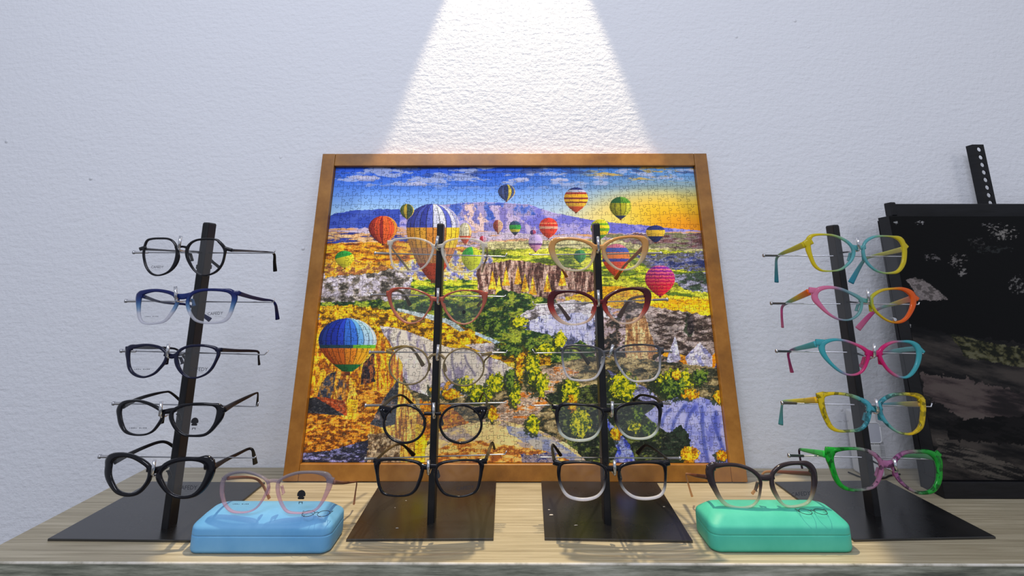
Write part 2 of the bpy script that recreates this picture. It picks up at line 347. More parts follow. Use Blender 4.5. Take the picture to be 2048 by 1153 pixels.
    p.tex(polymask(X, Y, [(900, 500), (985, 512), (985, 560), (830, 560), (780, 530)], 4), [(120, 120, 170), (206, 200, 200), (226, 190, 100)], 10, 9, 23)
    p.tex(polymask(X, Y, [(950, 530), (1030, 520), (1100, 530), (1190, 545), (1200, 580), (1100, 600), (960, 600)], 3), [(74, 50, 44), (150, 116, 104), (190, 164, 150)], 5, 26, 24)
    for tx, ty in ((985, 555), (998, 566), (1012, 548), (1036, 545), (1050, 560), (1066, 566), (1095, 560), (1125, 548)):
        p.tex(polymask(X, Y, [(tx, ty - 14), (tx + 8, ty + 24), (tx - 8, ty + 24)], 1), [(214, 150, 40), (246, 206, 70)], 4, 12, tx)
    # dark green middle band
    p.tex(polymask(X, Y, [(640, 606), (760, 600), (960, 600), (1010, 580), (1110, 600), (1200, 640), (1200, 730), (900, 720), (640, 660)], 4), [(30, 52, 30), (66, 96, 44), (150, 160, 60)], 14, 9, 26, ps=[.48, .6])
    p.tex(polymask(X, Y, [(640, 612), (700, 610), (790, 622), (890, 640), (1010, 690), (1100, 700), (1100, 730), (880, 720), (780, 680), (640, 660)], 4), [(96, 70, 24), (216, 150, 28), (240, 190, 46)], 9, 7, 27, ps=[.42, .55])
    p.put(polymask(X, Y, [(795, 616), (830, 624), (880, 634), (908, 644), (930, 662), (920, 664), (895, 648), (830, 632), (795, 622)], 1), (190, 205, 205))
    p.put(polymask(X, Y, [(950, 664), (1000, 684), (996, 690), (950, 670)], 1), (186, 206, 220))
    # white hills right of centre
    p.tex(polymask(X, Y, [(1020, 640), (1075, 612), (1140, 600), (1220, 614), (1240, 650), (1130, 660), (1040, 650)], 3), [(90, 84, 84), (186, 180, 190), (214, 208, 214)], 22, 12, 28, ps=[.38, .5])
    p.tex(polymask(X, Y, [(1038, 656), (1080, 632), (1160, 626), (1230, 640), (1240, 680), (1200, 704), (1160, 680), (1130, 700), (1100, 670)], 2), [(70, 74, 96), (178, 180, 222), (206, 206, 236)], 13, 30, 29, ps=[.36, .46])
    p.tex(polymask(X, Y, [(1250, 600), (1330, 618), (1440, 634), (1450, 700), (1400, 720), (1300, 690), (1240, 660)], 3), [(58, 48, 44), (132, 116, 110), (178, 164, 160)], 20, 8, 30, ps=[.44, .56])
    p.tex(polymask(X, Y, [(1190, 640), (1260, 630), (1290, 700), (1360, 720), (1380, 750), (1190, 720)], 4), [(44, 44, 44), (120, 100, 86), (180, 164, 170)], 12, 10, 31, ps=[.46, .58])
    p.tex(polymask(X, Y, [(1252, 640), (1290, 632), (1312, 700), (1308, 735), (1252, 735), (1250, 690)], 1.5), [(150, 110, 76), (214, 176, 130), (232, 200, 150)], 6, 30, 32)
    p.tex(polymask(X, Y, [(1350, 672), (1362, 720), (1330, 730)], 1), [(206, 206, 226), (170, 165, 190)], 12, 20, 33)
    p.tex(polymask(X, Y, [(1400, 685), (1425, 712), (1424, 740), (1400, 760), (1380, 748), (1370, 715)], 1.5), [(196, 190, 210), (222, 214, 214), (150, 150, 190)], 14, 20, 34)
    p.tex(polymask(X, Y, [(1438, 705), (1460, 740), (1460, 790), (1400, 770), (1426, 745)], 2), [(90, 96, 150), (196, 196, 224), (60, 60, 80)], 14, 20, 35)
    # base of the lower half
    p.tex(polymask(X, Y, [(590, 660), (780, 680), (900, 720), (1040, 740), (1200, 710), (1480, 740), (1480, 940), (590, 940)], 3), [(56, 58, 46), (130, 112, 76), (176, 160, 120)], 18, 8, 36, ps=[.46, .6])
    p.tex(polymask(X, Y, [(600, 650), (640, 640), (660, 700), (700, 760), (790, 780), (760, 940), (590, 940)], 3), [(104, 60, 24), (206, 122, 38), (232, 160, 62)], 9, 4.5, 37, ps=[.42, .54])
    p.tex(polymask(X, Y, [(610, 655), (700, 655), (800, 690), (800, 760), (700, 780), (600, 790)], 3), [(140, 80, 30), (228, 150, 40), (240, 190, 60)], 7, 14, 38, ps=[.4, .54])
    # lavender slopes behind the orange towers
    p.tex(polymask(X, Y, [(760, 652), (800, 658), (850, 676), (890, 694), (940, 700), (1000, 722), (1040, 744), (1010, 770), (960, 790), (880, 800), (820, 780), (790, 720)], 1.5), [(150, 140, 160), (210, 200, 196), (226, 216, 200)], 16, 40, 39, ps=[.34, .48])
    for a, b in (((775, 662), (786, 700)), ((800, 665), (792, 700)), ((848, 690), (870, 770)), ((905, 700), (908, 760)), ((905, 760), (930, 790)), ((930, 712), (948, 752)), ((855, 710), (820, 690)), ((885, 740), (900, 780)), ((960, 720), (1000, 760))):
        dx, dy = b[0] - a[0], b[1] - a[1]; t = np.clip(((X - a[0]) * dx + (Y - a[1]) * dy) / (dx * dx + dy * dy), 0, 1)
        d = np.hypot(X - a[0] - t * dx + 2 * np.sin(t * 5), Y - a[1] - t * dy); p.put((1 - sstep(.8, 3.5, d)) * .6, (92, 86, 112))
    p.tex(polymask(X, Y, [(930, 690), (985, 686), (1010, 705), (980, 712)], 1), [(200, 190, 196), (222, 206, 196)], 20, 8, 40)
    p.tex(polymask(X, Y, [(870, 770), (905, 762), (930, 790), (900, 800), (860, 796)], 3), [(190, 186, 220), (90, 90, 90), (220, 160, 60)], 8, 8, 41)
    # orange towers
    for poly, sd in (([(770, 672), (788, 700), (800, 740), (788, 780), (746, 782), (740, 720), (756, 690)], 1), ([(796, 712), (806, 730), (806, 775), (790, 770)], 2), ([(755, 662), (778, 690), (776, 782), (748, 778), (742, 700)], 5)):
        p.tex(polymask(X, Y, poly, 1.2), [(150, 82, 34), (226, 140, 36), (244, 190, 60)], 4, 30, 42 + sd, ps=[.4, .52])
    p.tex(polymask(X, Y, [(728, 712), (748, 708), (750, 765), (720, 770)], 2), [(40, 34, 40), (92, 62, 54), (150, 90, 50)], 6, 16, 44, ps=[.5, .62])
    # round rock, shadow at the left
    p.tex(polymask(X, Y, [(634, 800), (640, 770), (655, 748), (680, 742), (700, 752), (714, 790), (712, 838), (690, 838), (640, 800)], 1.5), [(120, 66, 34), (214, 146, 50), (236, 186, 80)], 4, 16, 46, ps=[.4, .54])
    p.tex(polymask(X, Y, [(634, 796), (642, 768), (656, 750), (672, 744), (668, 778), (660, 800), (650, 798)], 1.5), [(50, 54, 64), (70, 72, 84), (150, 110, 60)], 7, 8, 47, ps=[.5, .66])
    p.tex(polymask(X, Y, [(676, 758), (694, 762), (690, 800), (672, 798)], 2), [(60, 58, 70), (120, 90, 60), (200, 140, 60)], 4, 12, 48)
    p.tex(polymask(X, Y, [(632, 794), (655, 796), (690, 802), (694, 832), (672, 828), (640, 806)], 1.5), [(150, 66, 36), (186, 96, 50), (120, 60, 40)], 8, 8, 49)
    p.tex(polymask(X, Y, [(606, 796), (634, 796), (690, 832), (660, 830), (600, 826)], 1), [(34, 36, 42), (52, 52, 58)], 9, 8, 50)
    p.tex(polymask(X, Y, [(694, 800), (716, 800), (712, 838), (696, 838)], 1.5), [(236, 176, 40), (244, 200, 70)], 5, 18, 51)
    p.tex(polymask(X, Y, [(590, 908), (660, 902), (720, 884), (760, 872), (760, 940), (590, 940)], 2), [(36, 38, 52), (58, 60, 84), (150, 150, 200)], 12, 5, 52, ps=[.56, .68])
    # big cone
    p.tex(polymask(X, Y, [(798, 754), (830, 800), (848, 860), (856, 940), (735, 940), (741, 850), (766, 800)], 1.2), [(130, 84, 40), (214, 150, 62), (240, 196, 96)], 3.5, 34, 53, ps=[.4, .52])
    p.tex(polymask(X, Y, [(832, 850), (850, 850), (862, 940), (826, 940)], 2), [(230, 180, 30), (240, 206, 60)], 6, 30, 54)
    p.tex(polymask(X, Y, [(798, 756), (796, 800), (790, 850), (760, 856), (741, 848), (766, 800)], 1.5), [(54, 58, 64), (78, 80, 88), (130, 110, 100)], 10, 12, 55, ps=[.52, .68])
    p.tex(polymask(X, Y, [(736, 868), (770, 866), (800, 880), (800, 940), (733, 940)], 3), [(96, 76, 56), (150, 128, 98), (190, 170, 140)], 5, 7, 56)
    p.tex(polymask(X, Y, [(838, 800), (900, 812), (940, 850), (900, 870), (850, 880)], 4), [(206, 120, 40), (236, 180, 50), (150, 90, 40)], 10, 8, 57)
    # path, dunes
    p.tex(polymask(X, Y, [(1080, 740), (1120, 730), (1160, 745), (1110, 770), (1100, 800), (1060, 850), (960, 845), (1010, 800), (1070, 775)], 3), [(150, 128, 110), (206, 184, 164), (214, 130, 60)], 16, 7, 58, ps=[.4, .66])
    p.tex(polymask(X, Y, [(850, 900), (880, 862), (940, 846), (1010, 842), (1080, 862), (1140, 890), (1200, 935), (850, 935)], 1.5), [(176, 160, 150), (224, 196, 132), (236, 210, 150)], 40, 16, 59, ps=[.36, .5])
    p.tex(polymask(X, Y, [(1010, 850), (1060, 862), (1120, 886), (1180, 930), (1100, 935), (1060, 890), (1020, 870)], 3), [(140, 146, 176), (186, 180, 170)], 26, 12, 60)
    p.tex(polymask(X, Y, [(870, 900), (920, 880), (1010, 890), (1100, 905), (1180, 940), (860, 940)], 3), [(150, 92, 50), (226, 160, 70), (232, 196, 120)], 16, 6, 61)
    p.tex(polymask(X, Y, [(1040, 910), (1110, 905), (1120, 935), (1050, 935)], 4), [(60, 66, 110), (200, 190, 190), (120, 110, 120)], 8, 5, 62)
    # dark wood, stream and the blue dome
    p.tex(polymask(X, Y, [(1090, 790), (1180, 770), (1300, 780), (1320, 850), (1420, 880), (1420, 940), (1190, 940), (1130, 880)], 3), [(30, 38, 30), (54, 66, 44), (110, 120, 60)], 12, 9, 63, ps=[.52, .64])
    p.tex(polymask(X, Y, [(1215, 740), (1300, 780), (1320, 800), (1300, 810), (1230, 780)], 2), [(150, 150, 200), (206, 206, 236), (110, 110, 150)], 20, 4, 64)
    p.tex(polymask(X, Y, [(1205, 830), (1225, 850), (1260, 890), (1275, 935), (1225, 935), (1235, 900)], 2), [(70, 84, 176), (110, 120, 200), (160, 170, 220)], 9, 16, 65)
    dm = polymask(X, Y, [(1290, 830), (1320, 806), (1352, 796), (1400, 794), (1430, 804), (1448, 818), (1470, 900), (1470, 940), (1400, 940), (1370, 900), (1345, 870), (1310, 850)], 1.2)
    p.tex(dm, [(120, 126, 196), (160, 164, 216), (186, 186, 228)], 26, 50, 66, ps=[.36, .52])
    for a, b in (((1390, 815), (1372, 860)), ((1404, 815), (1420, 935)), ((1340, 820), (1325, 850)), ((1432, 825), (1440, 880)), ((1440, 880), (1462, 920)), ((1370, 812), (1345, 860))):
        dx, dy = b[0] - a[0], b[1] - a[1]; t = np.clip(((X - a[0]) * dx + (Y - a[1]) * dy) / (dx * dx + dy * dy), 0, 1)
        d = np.hypot(X - a[0] - t * dx + 5 * np.sin(t * 3), Y - a[1] - t * dy); p.put((1 - sstep(1, 6, d)) * .65, (62, 74, 150))
    p.tex(polymask(X, Y, [(1330, 870), (1360, 850), (1378, 870), (1384, 940), (1300, 940)], 5), [(26, 34, 30), (44, 56, 44)], 9, 8, 67)
    # fine printed detail over the land: streaks, pebbles and scrub (the pale slopes, dunes and the blue dome stay smooth)
    land = sstep(462, 490, Y); sm = dm | polymask(X, Y, [(790, 656), (890, 692), (1040, 744), (880, 800), (800, 740)], 3) | polymask(X, Y, [(850, 890), (940, 846), (1080, 862), (1200, 935), (850, 935)], 3) | polymask(X, Y, [(1038, 656), (1160, 626), (1240, 660), (1130, 700)], 3)
    land = land * np.where(sm, .25, 1)
    n1 = fbm(X / 3.2, Y / 2.2, 201, 3); n2 = fbm(X / 9, Y / 4, 202, 4); n3 = fbm(X / 40, Y / 22, 203, 3)
    k_ = 1 + land * ((n1 - .5) * .5 + (n2 - .5) * .4 + (n3 - .5) * .4); p.C = p.C * k_[..., None]
    hl = land * sstep(.68, .8, fbm(X / 6, Y / 2.6, 204, 3)); p.put(hl * .25, (238, 226, 190)); dk = land * sstep(.66, .78, fbm(X / 8, Y / 2.4, 205, 4)); p.put(dk * .4, (40, 34, 38))
    # trees
    def tree(cx_, cy_, rx, ry, cols, sd):
        wn = window((np.abs(X - cx_) < rx * 1.4) & (np.abs(Y - cy_) < ry * 1.4)); full = np.zeros(X.shape, np.float32); full[wn] = tree_in(X[wn], Y[wn], cx_ - rx * .18, cy_ + ry * .12, rx * 1.05, ry * 1.05, sd); p.put(full * .8, (34, 46, 28)); full[wn] = tree_in(X[wn], Y[wn], cx_ + rx * .08, cy_ - ry * .06, rx * .86, ry * .9, sd); p.tex(full, cols, 4.5, 4.5, sd, ps=[.42, .56])
    def tree_in(X, Y, cx_, cy_, rx, ry, sd):
        e = 1 - ((X - cx_) / rx) ** 2 - ((Y - cy_) / ry) ** 2 + (fbm(X / 5, Y / 5, sd, 3) - .5) * 1.5
        return sstep(.1, .3, e)
    YG = [(64, 84, 30), (166, 172, 34), (220, 210, 50)]; OY = [(150, 96, 24), (226, 160, 30), (244, 206, 60)]; DG = [(26, 44, 28), (58, 84, 40), (120, 140, 56)]
    for i, (a, b, c, d, cc) in enumerate(((1040, 735, 12, 40, OY), (1066, 740, 18, 46, YG), (1084, 770, 16, 28, YG), (1030, 790, 14, 30, YG), (990, 768, 20, 24, YG), (960, 790, 26, 22, YG), (930, 770, 22, 18, YG),
            (1140, 785, 22, 32, YG), (1144, 810, 12, 26, OY), (1246, 775, 34, 34, YG), (1160, 850, 26, 34, YG), (1066, 850, 16, 24, YG), (1270, 856, 18, 14, YG), (1350, 768, 46, 32, YG), (1380, 790, 22, 12, OY),
            (1345, 775, 30, 26, DG), (1352, 752, 12, 10, OY), (1378, 912, 24, 22, OY), (1444, 912, 16, 14, OY), (1232, 870, 14, 18, OY), (1400, 755, 20, 20, DG), (1120, 680, 14, 22, YG), (1060, 690, 22, 16, DG),
            (1020, 700, 30, 16, DG), (1090, 700, 24, 14, YG), (1300, 860, 20, 20, DG), (1276, 830, 14, 18, DG), (980, 650, 26, 18, DG), (1040, 645, 20, 16, YG), (1436, 795, 12, 16, OY), (900, 790, 20, 12, OY), (985, 830, 12, 18, OY), (1020, 760, 12, 26, DG), (870, 780, 14, 14, OY), (1380, 650, 10, 26, [(30, 26, 28), (60, 50, 50), (90, 80, 80)]))):
        tree(a, b, c, d, cc, 70 + i)
    # balloons: envelope outline is round above and tapers to the mouth
    def balloon(cx_, top, bot, rx, fn, full=.45):
        wn = window((np.abs(X0 - cx_) < rx + 2) & (Y0 > top - 2) & (Y0 < bot + 12)); X, Y = X0[wn], Y0[wn]
        t = (Y - top) / (bot - top); ct = full
        wv = np.where(t < ct, np.sqrt(np.clip(1 - ((ct - t) / ct) ** 2, 0, 1)), np.cos(np.clip((t - ct) / (1 - ct), 0, 1) * math.pi / 2 * .93) ** .85)
        w_ = np.clip(wv, 0, 1) * rx; m = (t > 0) & (t < 1) & (np.abs(X - cx_) < w_)
        s = np.clip((X - cx_) / np.maximum(w_, .5), -1, 1); an = np.arcsin(s)
        c = np.zeros(X.shape + (3,), np.float32) + fn(t, an)
        c = c * np.clip(.84 + .2 * np.sin(an) - .28 * (t - .5), .5, 1.1)[..., None]
        p.C[wn] = np.where(m[..., None], c, p.C[wn])
        bk = (np.abs(X - cx_) < max(1.2, rx * .09)) & (Y >= bot) & (Y < bot + max(2.5, rx * .13)); p.C[wn] = np.where(bk[..., None], np.array((90, 50, 34), np.float32), p.C[wn])
    A = lambda *c: np.array(c, np.float32)
    def gores(n, cols):      # vertical gores, cols from left to right
        def fn(t, an):
            k = ((an / math.pi + .5) * n); i = np.clip(k.astype(int), 0, n - 1); f = k - i
            col = np.array([cols[int(j * len(cols) / n)] if isinstance(cols, list) else cols for j in range(n)], np.float32)[i]
            return col * (1 - .45 * (np.abs(f - .5) > .42))[..., None]
        return fn
    def bands(stops):        # horizontal bands: (t_end, colour)
        def fn(t, an):
            r = np.zeros(t.shape + (3,), np.float32) + A(*stops[-1][1]); prev = None
            for te, c in stops[::-1]: r = np.where((t < te)[..., None], A(*c), r)
            return r
        return fn
    red = [(126, 30, 30), (176, 50, 36), (226, 90, 50), (150, 40, 34), (240, 110, 50), (220, 90, 44), (232, 140, 60), (200, 120, 50)]
    balloon(766, 432, 488, 29, gores(14, red))
    big_t = gores(12, [(66, 76, 170), (56, 66, 160), (78, 92, 186), (52, 64, 158), (96, 110, 200), (220, 222, 240), (90, 100, 180), (200, 200, 220), (160, 160, 196), (214, 200, 206)])
    big_b = gores(12, [(226, 160, 50), (236, 176, 60), (222, 150, 60), (244, 196, 60), (240, 180, 40)])
    balloon(930, 446, 488, 13, lambda t, an: np.where((t < .62)[..., None], gores(7, [(226, 220, 190), (240, 232, 200), (220, 190, 130)])(t, an), A(206, 84, 44)))
    balloon(866, 408, 560, 53, lambda t, an: np.where((t < .31)[..., None], big_t(t, an), np.where((t < .58)[..., None], big_b(t, an), np.where((t < .78)[..., None], gores(12, [(206, 150, 96), (190, 130, 80)])(t, an), A(186, 78, 50)))), .3)
    balloon(814, 408, 438, 14, gores(6, [(90, 110, 60), (196, 170, 60), (60, 80, 60), (220, 190, 80)]))
    balloon(1013, 369, 402, 17, gores(7, [(50, 70, 130), (70, 90, 150), (40, 60, 110), (210, 190, 90), (60, 80, 130), (220, 180, 90)]))
    balloon(1152, 375, 424, 24, bands([(.1, (50, 60, 120)), (.2, (180, 180, 200)), (.28, (150, 60, 50)), (.42, (240, 180, 50)), (.48, (120, 40, 40)), (.58, (244, 190, 60)), (.64, (130, 50, 40)), (.78, (240, 190, 70)), (1, (200, 90, 50))]))
    balloon(1241, 394, 438, 22, lambda t, an: np.where((t < .28)[..., None], gores(12, [(40, 96, 50), (90, 140, 50)])(t, an), np.where((t < .85)[..., None], gores(6, [(150, 150, 40), (176, 172, 50), (200, 196, 70)])(t, an), A(50, 60, 90))))
    balloon(1097, 436, 476, 19, bands([(.25, (206, 70, 56)), (.3, (240, 150, 110)), (.42, (214, 66, 50)), (.55, (226, 176, 150)), (.62, (200, 50, 40)), (1, (222, 80, 56))]))
    balloon(1030, 442, 470, 12, bands([(.3, (56, 80, 110)), (.6, (60, 150, 70)), (.8, (200, 190, 70)), (1, (60, 70, 90))]))
    balloon(996, 440, 466, 10, gores(8, [(160, 80, 70), (220, 180, 150)]))
    balloon(966, 472, 486, 7, gores(6, [(200, 60, 80), (230, 180, 200)]))
    balloon(1066, 460, 472, 6, gores(4, [(80, 60, 120), (180, 90, 120)]))
    balloon(1071, 468, 503, 14, bands([(.4, (200, 180, 226)), (.55, (220, 200, 230)), (.65, (120, 80, 140)), (1, (216, 160, 190))]))
    balloon(1200, 439, 478, 19, bands([(.2, (206, 200, 60)), (.3, (120, 170, 50)), (.45, (230, 210, 50)), (.6, (110, 160, 50)), (.8, (236, 206, 50)), (1, (90, 140, 60))]))
    balloon(1311, 451, 485, 19, bands([(.28, (44, 54, 110)), (.64, (226, 186, 70)), (1, (34, 42, 90))]), .35)
    balloon(1232, 488, 552, 28, bands([(.12, (206, 120, 140)), (.26, (66, 86, 160)), (.46, (226, 130, 60)), (.56, (60, 66, 150)), (1, (222, 84, 40))]), .4)
    balloon(1160, 500, 526, 12, gores(6, [(50, 120, 70), (80, 150, 90)]))
    balloon(1320, 531, 592, 30, lambda t, an: np.where((np.sin((t * 9 + .07 * np.sin(an * 12)) * 2 * math.pi) > .35)[..., None], A(236, 130, 160) - t[..., None] * A(0, 60, 110), A(120, 50, 160) + np.clip(t * 1.5, 0, 1)[..., None] * A(90, -20, -90)))
    balloon(943, 494, 542, 20, lambda t, an: np.where((an < .2)[..., None] & (t < .4)[..., None], A(60, 170, 60), A(206, 214, 40)))
    balloon(689, 502, 536, 19, lambda t, an: np.where((t + an * .12 < .34)[..., None], A(52, 150, 66), A(214, 206, 60)))
    bt = gores(13, [(36, 56, 130), (44, 70, 160), (40, 62, 170), (52, 80, 196), (70, 120, 210), (120, 176, 226), (176, 206, 230), (206, 222, 236), (190, 214, 226)]); bo = gores(13, [(206, 96, 40), (226, 120, 44), (238, 150, 50), (244, 176, 50), (240, 200, 80)])
    balloon(695, 637, 744, 58, lambda t, an: np.where((t < .5)[..., None], bt(t, an), np.where((t < .56)[..., None], np.where((an > .2)[..., None], A(110, 176, 60), A(40, 76, 90)), np.where((t < .86)[..., None], bo(t, an), A(40, 110, 60)))), .42)
    # seams between the pieces
    ny, nx = X.shape; H = np.ones(X.shape, np.float32); rng = np.random.RandomState(3)
    base = [(0, 0), (.18, .03), (.36, .05), (.42, .02), (.40, -.08), (.36, -.16), (.42, -.25), (.5, -.28), (.58, -.25), (.64, -.16), (.60, -.08), (.58, .02), (.64, .05), (.82, .03), (1, 0)]
    b = np.array(base); tt = np.linspace(0, 1, 60); ix = tt * (len(b) - 1)
    bx = np.interp(ix, range(len(b)), b[:, 0]); by = np.interp(ix, range(len(b)), b[:, 1])
    cols, rows = 38, 27; gx = (nx - 1) / cols; gy = (ny - 1) / rows
    jx = rng.uniform(-.08, .08, (rows + 1, cols + 1)); jy = rng.uniform(-.08, .08, (rows + 1, cols + 1))
    LN = np.zeros(X.shape, np.float32)
    for r in range(rows + 1):
        for c in range(cols + 1):
            p0 = np.array([(c + jx[r, c]) * gx, (r + jy[r, c]) * gy])
            for dr, dc in ((0, 1), (1, 0)):
                if r + dr > rows or c + dc > cols or (dr == 0 and r in (0, rows)) or (dc == 0 and c in (0, cols)): continue
                q0 = np.array([(c + dc + jx[r + dr, c + dc]) * gx, (r + dr + jy[r + dr, c + dc]) * gy]); s = rng.choice([-1, 1])
                d = q0 - p0; n = np.array([-d[1], d[0]]) * s
                xs = p0[0] + d[0] * bx + n[0] * by; ys = p0[1] + d[1] * bx + n[1] * by
                xi = np.clip(np.round(xs).astype(int), 0, nx - 1); yi = np.clip(np.round(ys).astype(int), 0, ny - 1); LN[yi, xi] = 1
    H -= LN
    p.C = p.C * (1 - .46 * LN[..., None])
    cm = p.C.mean(-1, keepdims=True); p.C = np.clip(cm + (p.C - cm) * 1.2, 0, 255); p.C = np.clip(p.C * 1.06, 0, 245)
    return p.C, H

lean = 0.088; fw, fh, fy = 0.771, 0.575, 0.9245
ux = Vector((1, 0, 0)); uz = Vector((0, math.sin(lean), math.cos(lean))); un = Vector((0, math.cos(lean), -math.sin(lean)))
fo = Vector((0.0005, fy, 0.0017))
pz = thing('framed_jigsaw_puzzle', 'large wood-framed jigsaw puzzle of hot air balloons over rocky valleys, leaning on the wall', 'picture', fo)
MF = Matrix(((1, 0, 0, fo.x), (0, un.y, uz.y, fo.y), (0, un.z, uz.z, fo.z), (0, 0, 0, 1)))
hw = fw / 2; rw = 0.0255
for sx in (-1, 1):
    a, b = sorted((sx * hw, sx * (hw - rw)))
    vs, fs = boxvf((a, 0, 0), (b, 0.018, fh), 0.0012); part('side_rail', xf(vs, MF), fs, M_wood, pz)
for z0 in (0, fh - rw):
    vs, fs = boxvf((-hw + rw + .0003, 0.0002, z0), (hw - rw - .0003, 0.018, z0 + rw), 0.0012); part('top_rail' if z0 else 'bottom_rail', xf(vs, MF), fs, M_wood, pz)
vs, fs = boxvf((-hw + rw, 0.0105, rw), (hw - rw, 0.016, fh - rw)); part('backing_board', xf(vs, MF), fs, M_back, pz)
M_print = print_mat('printed_puzzle_card', 0.5, 0.5, spec=.3)
c0 = MF @ Vector((-hw + rw + .0008, 0.0095, rw + .0008))
picture_mesh('jigsaw_puzzle', c0, ux, uz, fw - 2 * rw - .0016, fh - 2 * rw - .0016, 1000, 736, paint_puzzle, M_print, pz)

# ------------------------------------------------------------------ display stands
CROP = dict(A=(190, 430, 5.0125), B=(190, 660, 5.0125), C=(80, 860, 3.936), D=(370, 920, 5.492), E=(720, 440, 5.2406), F=(720, 660, 5.2406), G=(680, 860, 4.805),
            H=(1060, 440, 5.2406), I=(1060, 660, 5.2406), J=(1050, 860, 4.805), K=(1340, 880, 4.805), L=(1510, 440, 5.0125), M=(1510, 660, 5.0125), N=(1560, 850, 3.805))
def cp(c, x, y): o = CROP[c]; return o[0] + x / o[2], o[1] + y / o[2]
stands = [  # plate centre-front x, y, turn; pole foot, pole top; where
    dict(px=-.508, py=.734, a=-.015, foot=(-.470, .772), side='left', n='leftmost black display stand with five arms of dark glasses, behind the blue case'),
    dict(px=-.122, py=.737, a=.016, foot=(-.115, .789), side='midleft', n='second black display stand from the left, before the puzzle, fully clear glasses on top'),
    dict(px=.134, py=.737, a=-.029, foot=(.128, .787), side='midright', n='third black display stand from the left, before the puzzle, tan cat-eye glasses on top'),
    dict(px=.532, py=.742, a=.042, foot=(.5135, .812), side='right', n='rightmost black display stand, holding five brightly coloured translucent glasses'),
]
POLE_H = 0.414
rods = [[('A', (388, 378), (1795, 385), (1808, 350)), ('A', (308, 865), (1788, 878), (1798, 842)), ('B', (262, 212), (1700, 250), (1738, 210)), ('B', (183, 740), (1618, 770), (1640, 725)), ('C', (468, 212), (1685, 222), (1700, 210))],
        [('E', (155, 350), (1520, 385), (1542, 350)), ('E', (120, 785), (1510, 805), (1530, 790)), ('F', (100, 235), (1530, 240), (1545, 215)), ('F', (55, 795), (1520, 765), (1535, 750)), ('G', (240, 280), (1585, 237), (1602, 203))],
        [('H', (1378, 350), (5, 368), (-10, 352)), ('H', (1442, 835), (40, 890), (28, 855)), ('I', (1482, 225), (50, 245), (24, 205)), ('I', (1472, 770), (20, 795), (8, 780)), ('J', (1492, 275), (130, 265), (115, 235))],
        [('L', (85, 358), (1480, 368), (1492, 350)), ('L', (160, 838), (1640, 850), (1648, 825)), ('M', (212, 215), (1685, 240), (1695, 215)), ('M', (268, 735), (1765, 772), (1775, 735)), ('N', (65, 235), (1145, 262), (1155, 250))]]
pegs = [[('A', (860, 212), (838, 345)), ('A', (805, 720), (815, 860)), ('B', (738, 140), (722, 272)), ('B', (665, 720), (652, 872)), ('C', (902, 240), (885, 360))],
        [('E', (815, 170), (795, 295)), ('E', (818, 715), (815, 872)), ('F', (822, 155), (805, 312)), ('F', (772, 765), (772, 922)), ('G', (850, 290), (848, 428))],
        [('H', (712, 175), (720, 322)), ('H', (715, 735), (722, 892)), ('I', (872, 155), (830, 282)), ('I', (862, 750), (862, 908)), ('J', (858, 290), (865, 432))],
        [('L', (1025, 175), (1045, 300)), ('L', (1128, 690), (1142, 825)), ('M', (1195, 135), (1200, 272)), ('M', (1210, 690), (1235, 835)), ('N', (868, 262), (888, 358))]]
GOFF = 0.056
for si, s in enumerate(stands):
    fx_, fy_ = s['foot']
    t = thing('eyewear_display_stand', s['n'], 'display stand', (s['px'], s['py'] + .095, 0), 'glasses stands on the table')
    s['o'] = t
    R = Matrix.Translation((s['px'], s['py'], 0)) @ Matrix.Rotation(s['a'], 4, 'Z')
    vs, fs = boxvf((-.095, 0, 0), (.095, .1855, .003), .0006); part('base_plate', xf(vs, R), fs, M_plate, t)
    # flat bar pole with a slightly rounded top
    rg = [rrect(.010, .022, .0025, 0.003), rrect(.010, .022, .0025, POLE_H - .002), rrect(.008, .020, .002, POLE_H)]
    vs, fs = loft(rg); part('pole', [v + Vector((fx_, fy_, 0)) for v in vs], fs, M_black, t)
    if si == 0:
        q = atY(411, 534, fy_ - .011)
        vs, fs = loft([rrect(.0122, .0242, .003, q.z - .003), rrect(.0122, .0242, .003, q.z + .003)]); part('pole_joint', [v + Vector((fx_, fy_, 0)) for v in vs], fs, M_black, t)
    for (cn, a, b, hk) in rods[si]:
        A_, B_, H_ = (atY(*cp(cn, *q), fy_) for q in (a, b, hk))
        d = (B_ - A_).normalized()
        vs, fs = join(tube([A_ + d * .001, B_ - d * .004, B_, B_.lerp(H_, .5), H_], .0009, 8), tube([A_ - d * .0005, A_ + d * .0015, A_ + d * .002, A_ + d * .022], [.0028, .0028, .0019, .0017], 10))
        part('rod', vs, fs, M_steel, t, smooth=True)
    for k, (cn, a, b) in enumerate(pegs[si]):
        T_, B_ = atY(*cp(cn, *a), fy_ - GOFF - .0045), atY(*cp(cn, *b), fy_ - GOFF - .0045)
        back = Vector((fx_, fy_ - .008, B_.z - .002))
        vs, fs = join(tube([T_, T_.lerp(B_, .95)], .0021, 10), tube([B_.lerp(T_, .1), B_ + Vector((0, .002, -.001)), B_ + Vector((0, .01, -.002)), back], .0014, 8))
        part('nose_peg', vs, fs, M_chrome, t, smooth=True)
# a few pale scuffs on the third base plate and the second
for si, pl in ((2, ((1098, 1020, 4), (1102, 1030, 7), (1328, 1014, 3), (1152, 1051, 5))), (1, ((794, 1057, 4), (812, 1002, 3), (790, 1016, 2)))):
    for (x, y, r) in pl:
        c = atZ(x, y, .00325); V_ = []
        for k in range(9):
            a = k * 2 * math.pi / 9; rr = r / 1700 * random.uniform(.4, 1.2); V_.append(c + Vector((math.cos(a) * rr, math.sin(a) * rr * .5, 0)))
        part('scuff_mark', V_, [tuple(range(9))], M_scuff, stands[si]['o'])

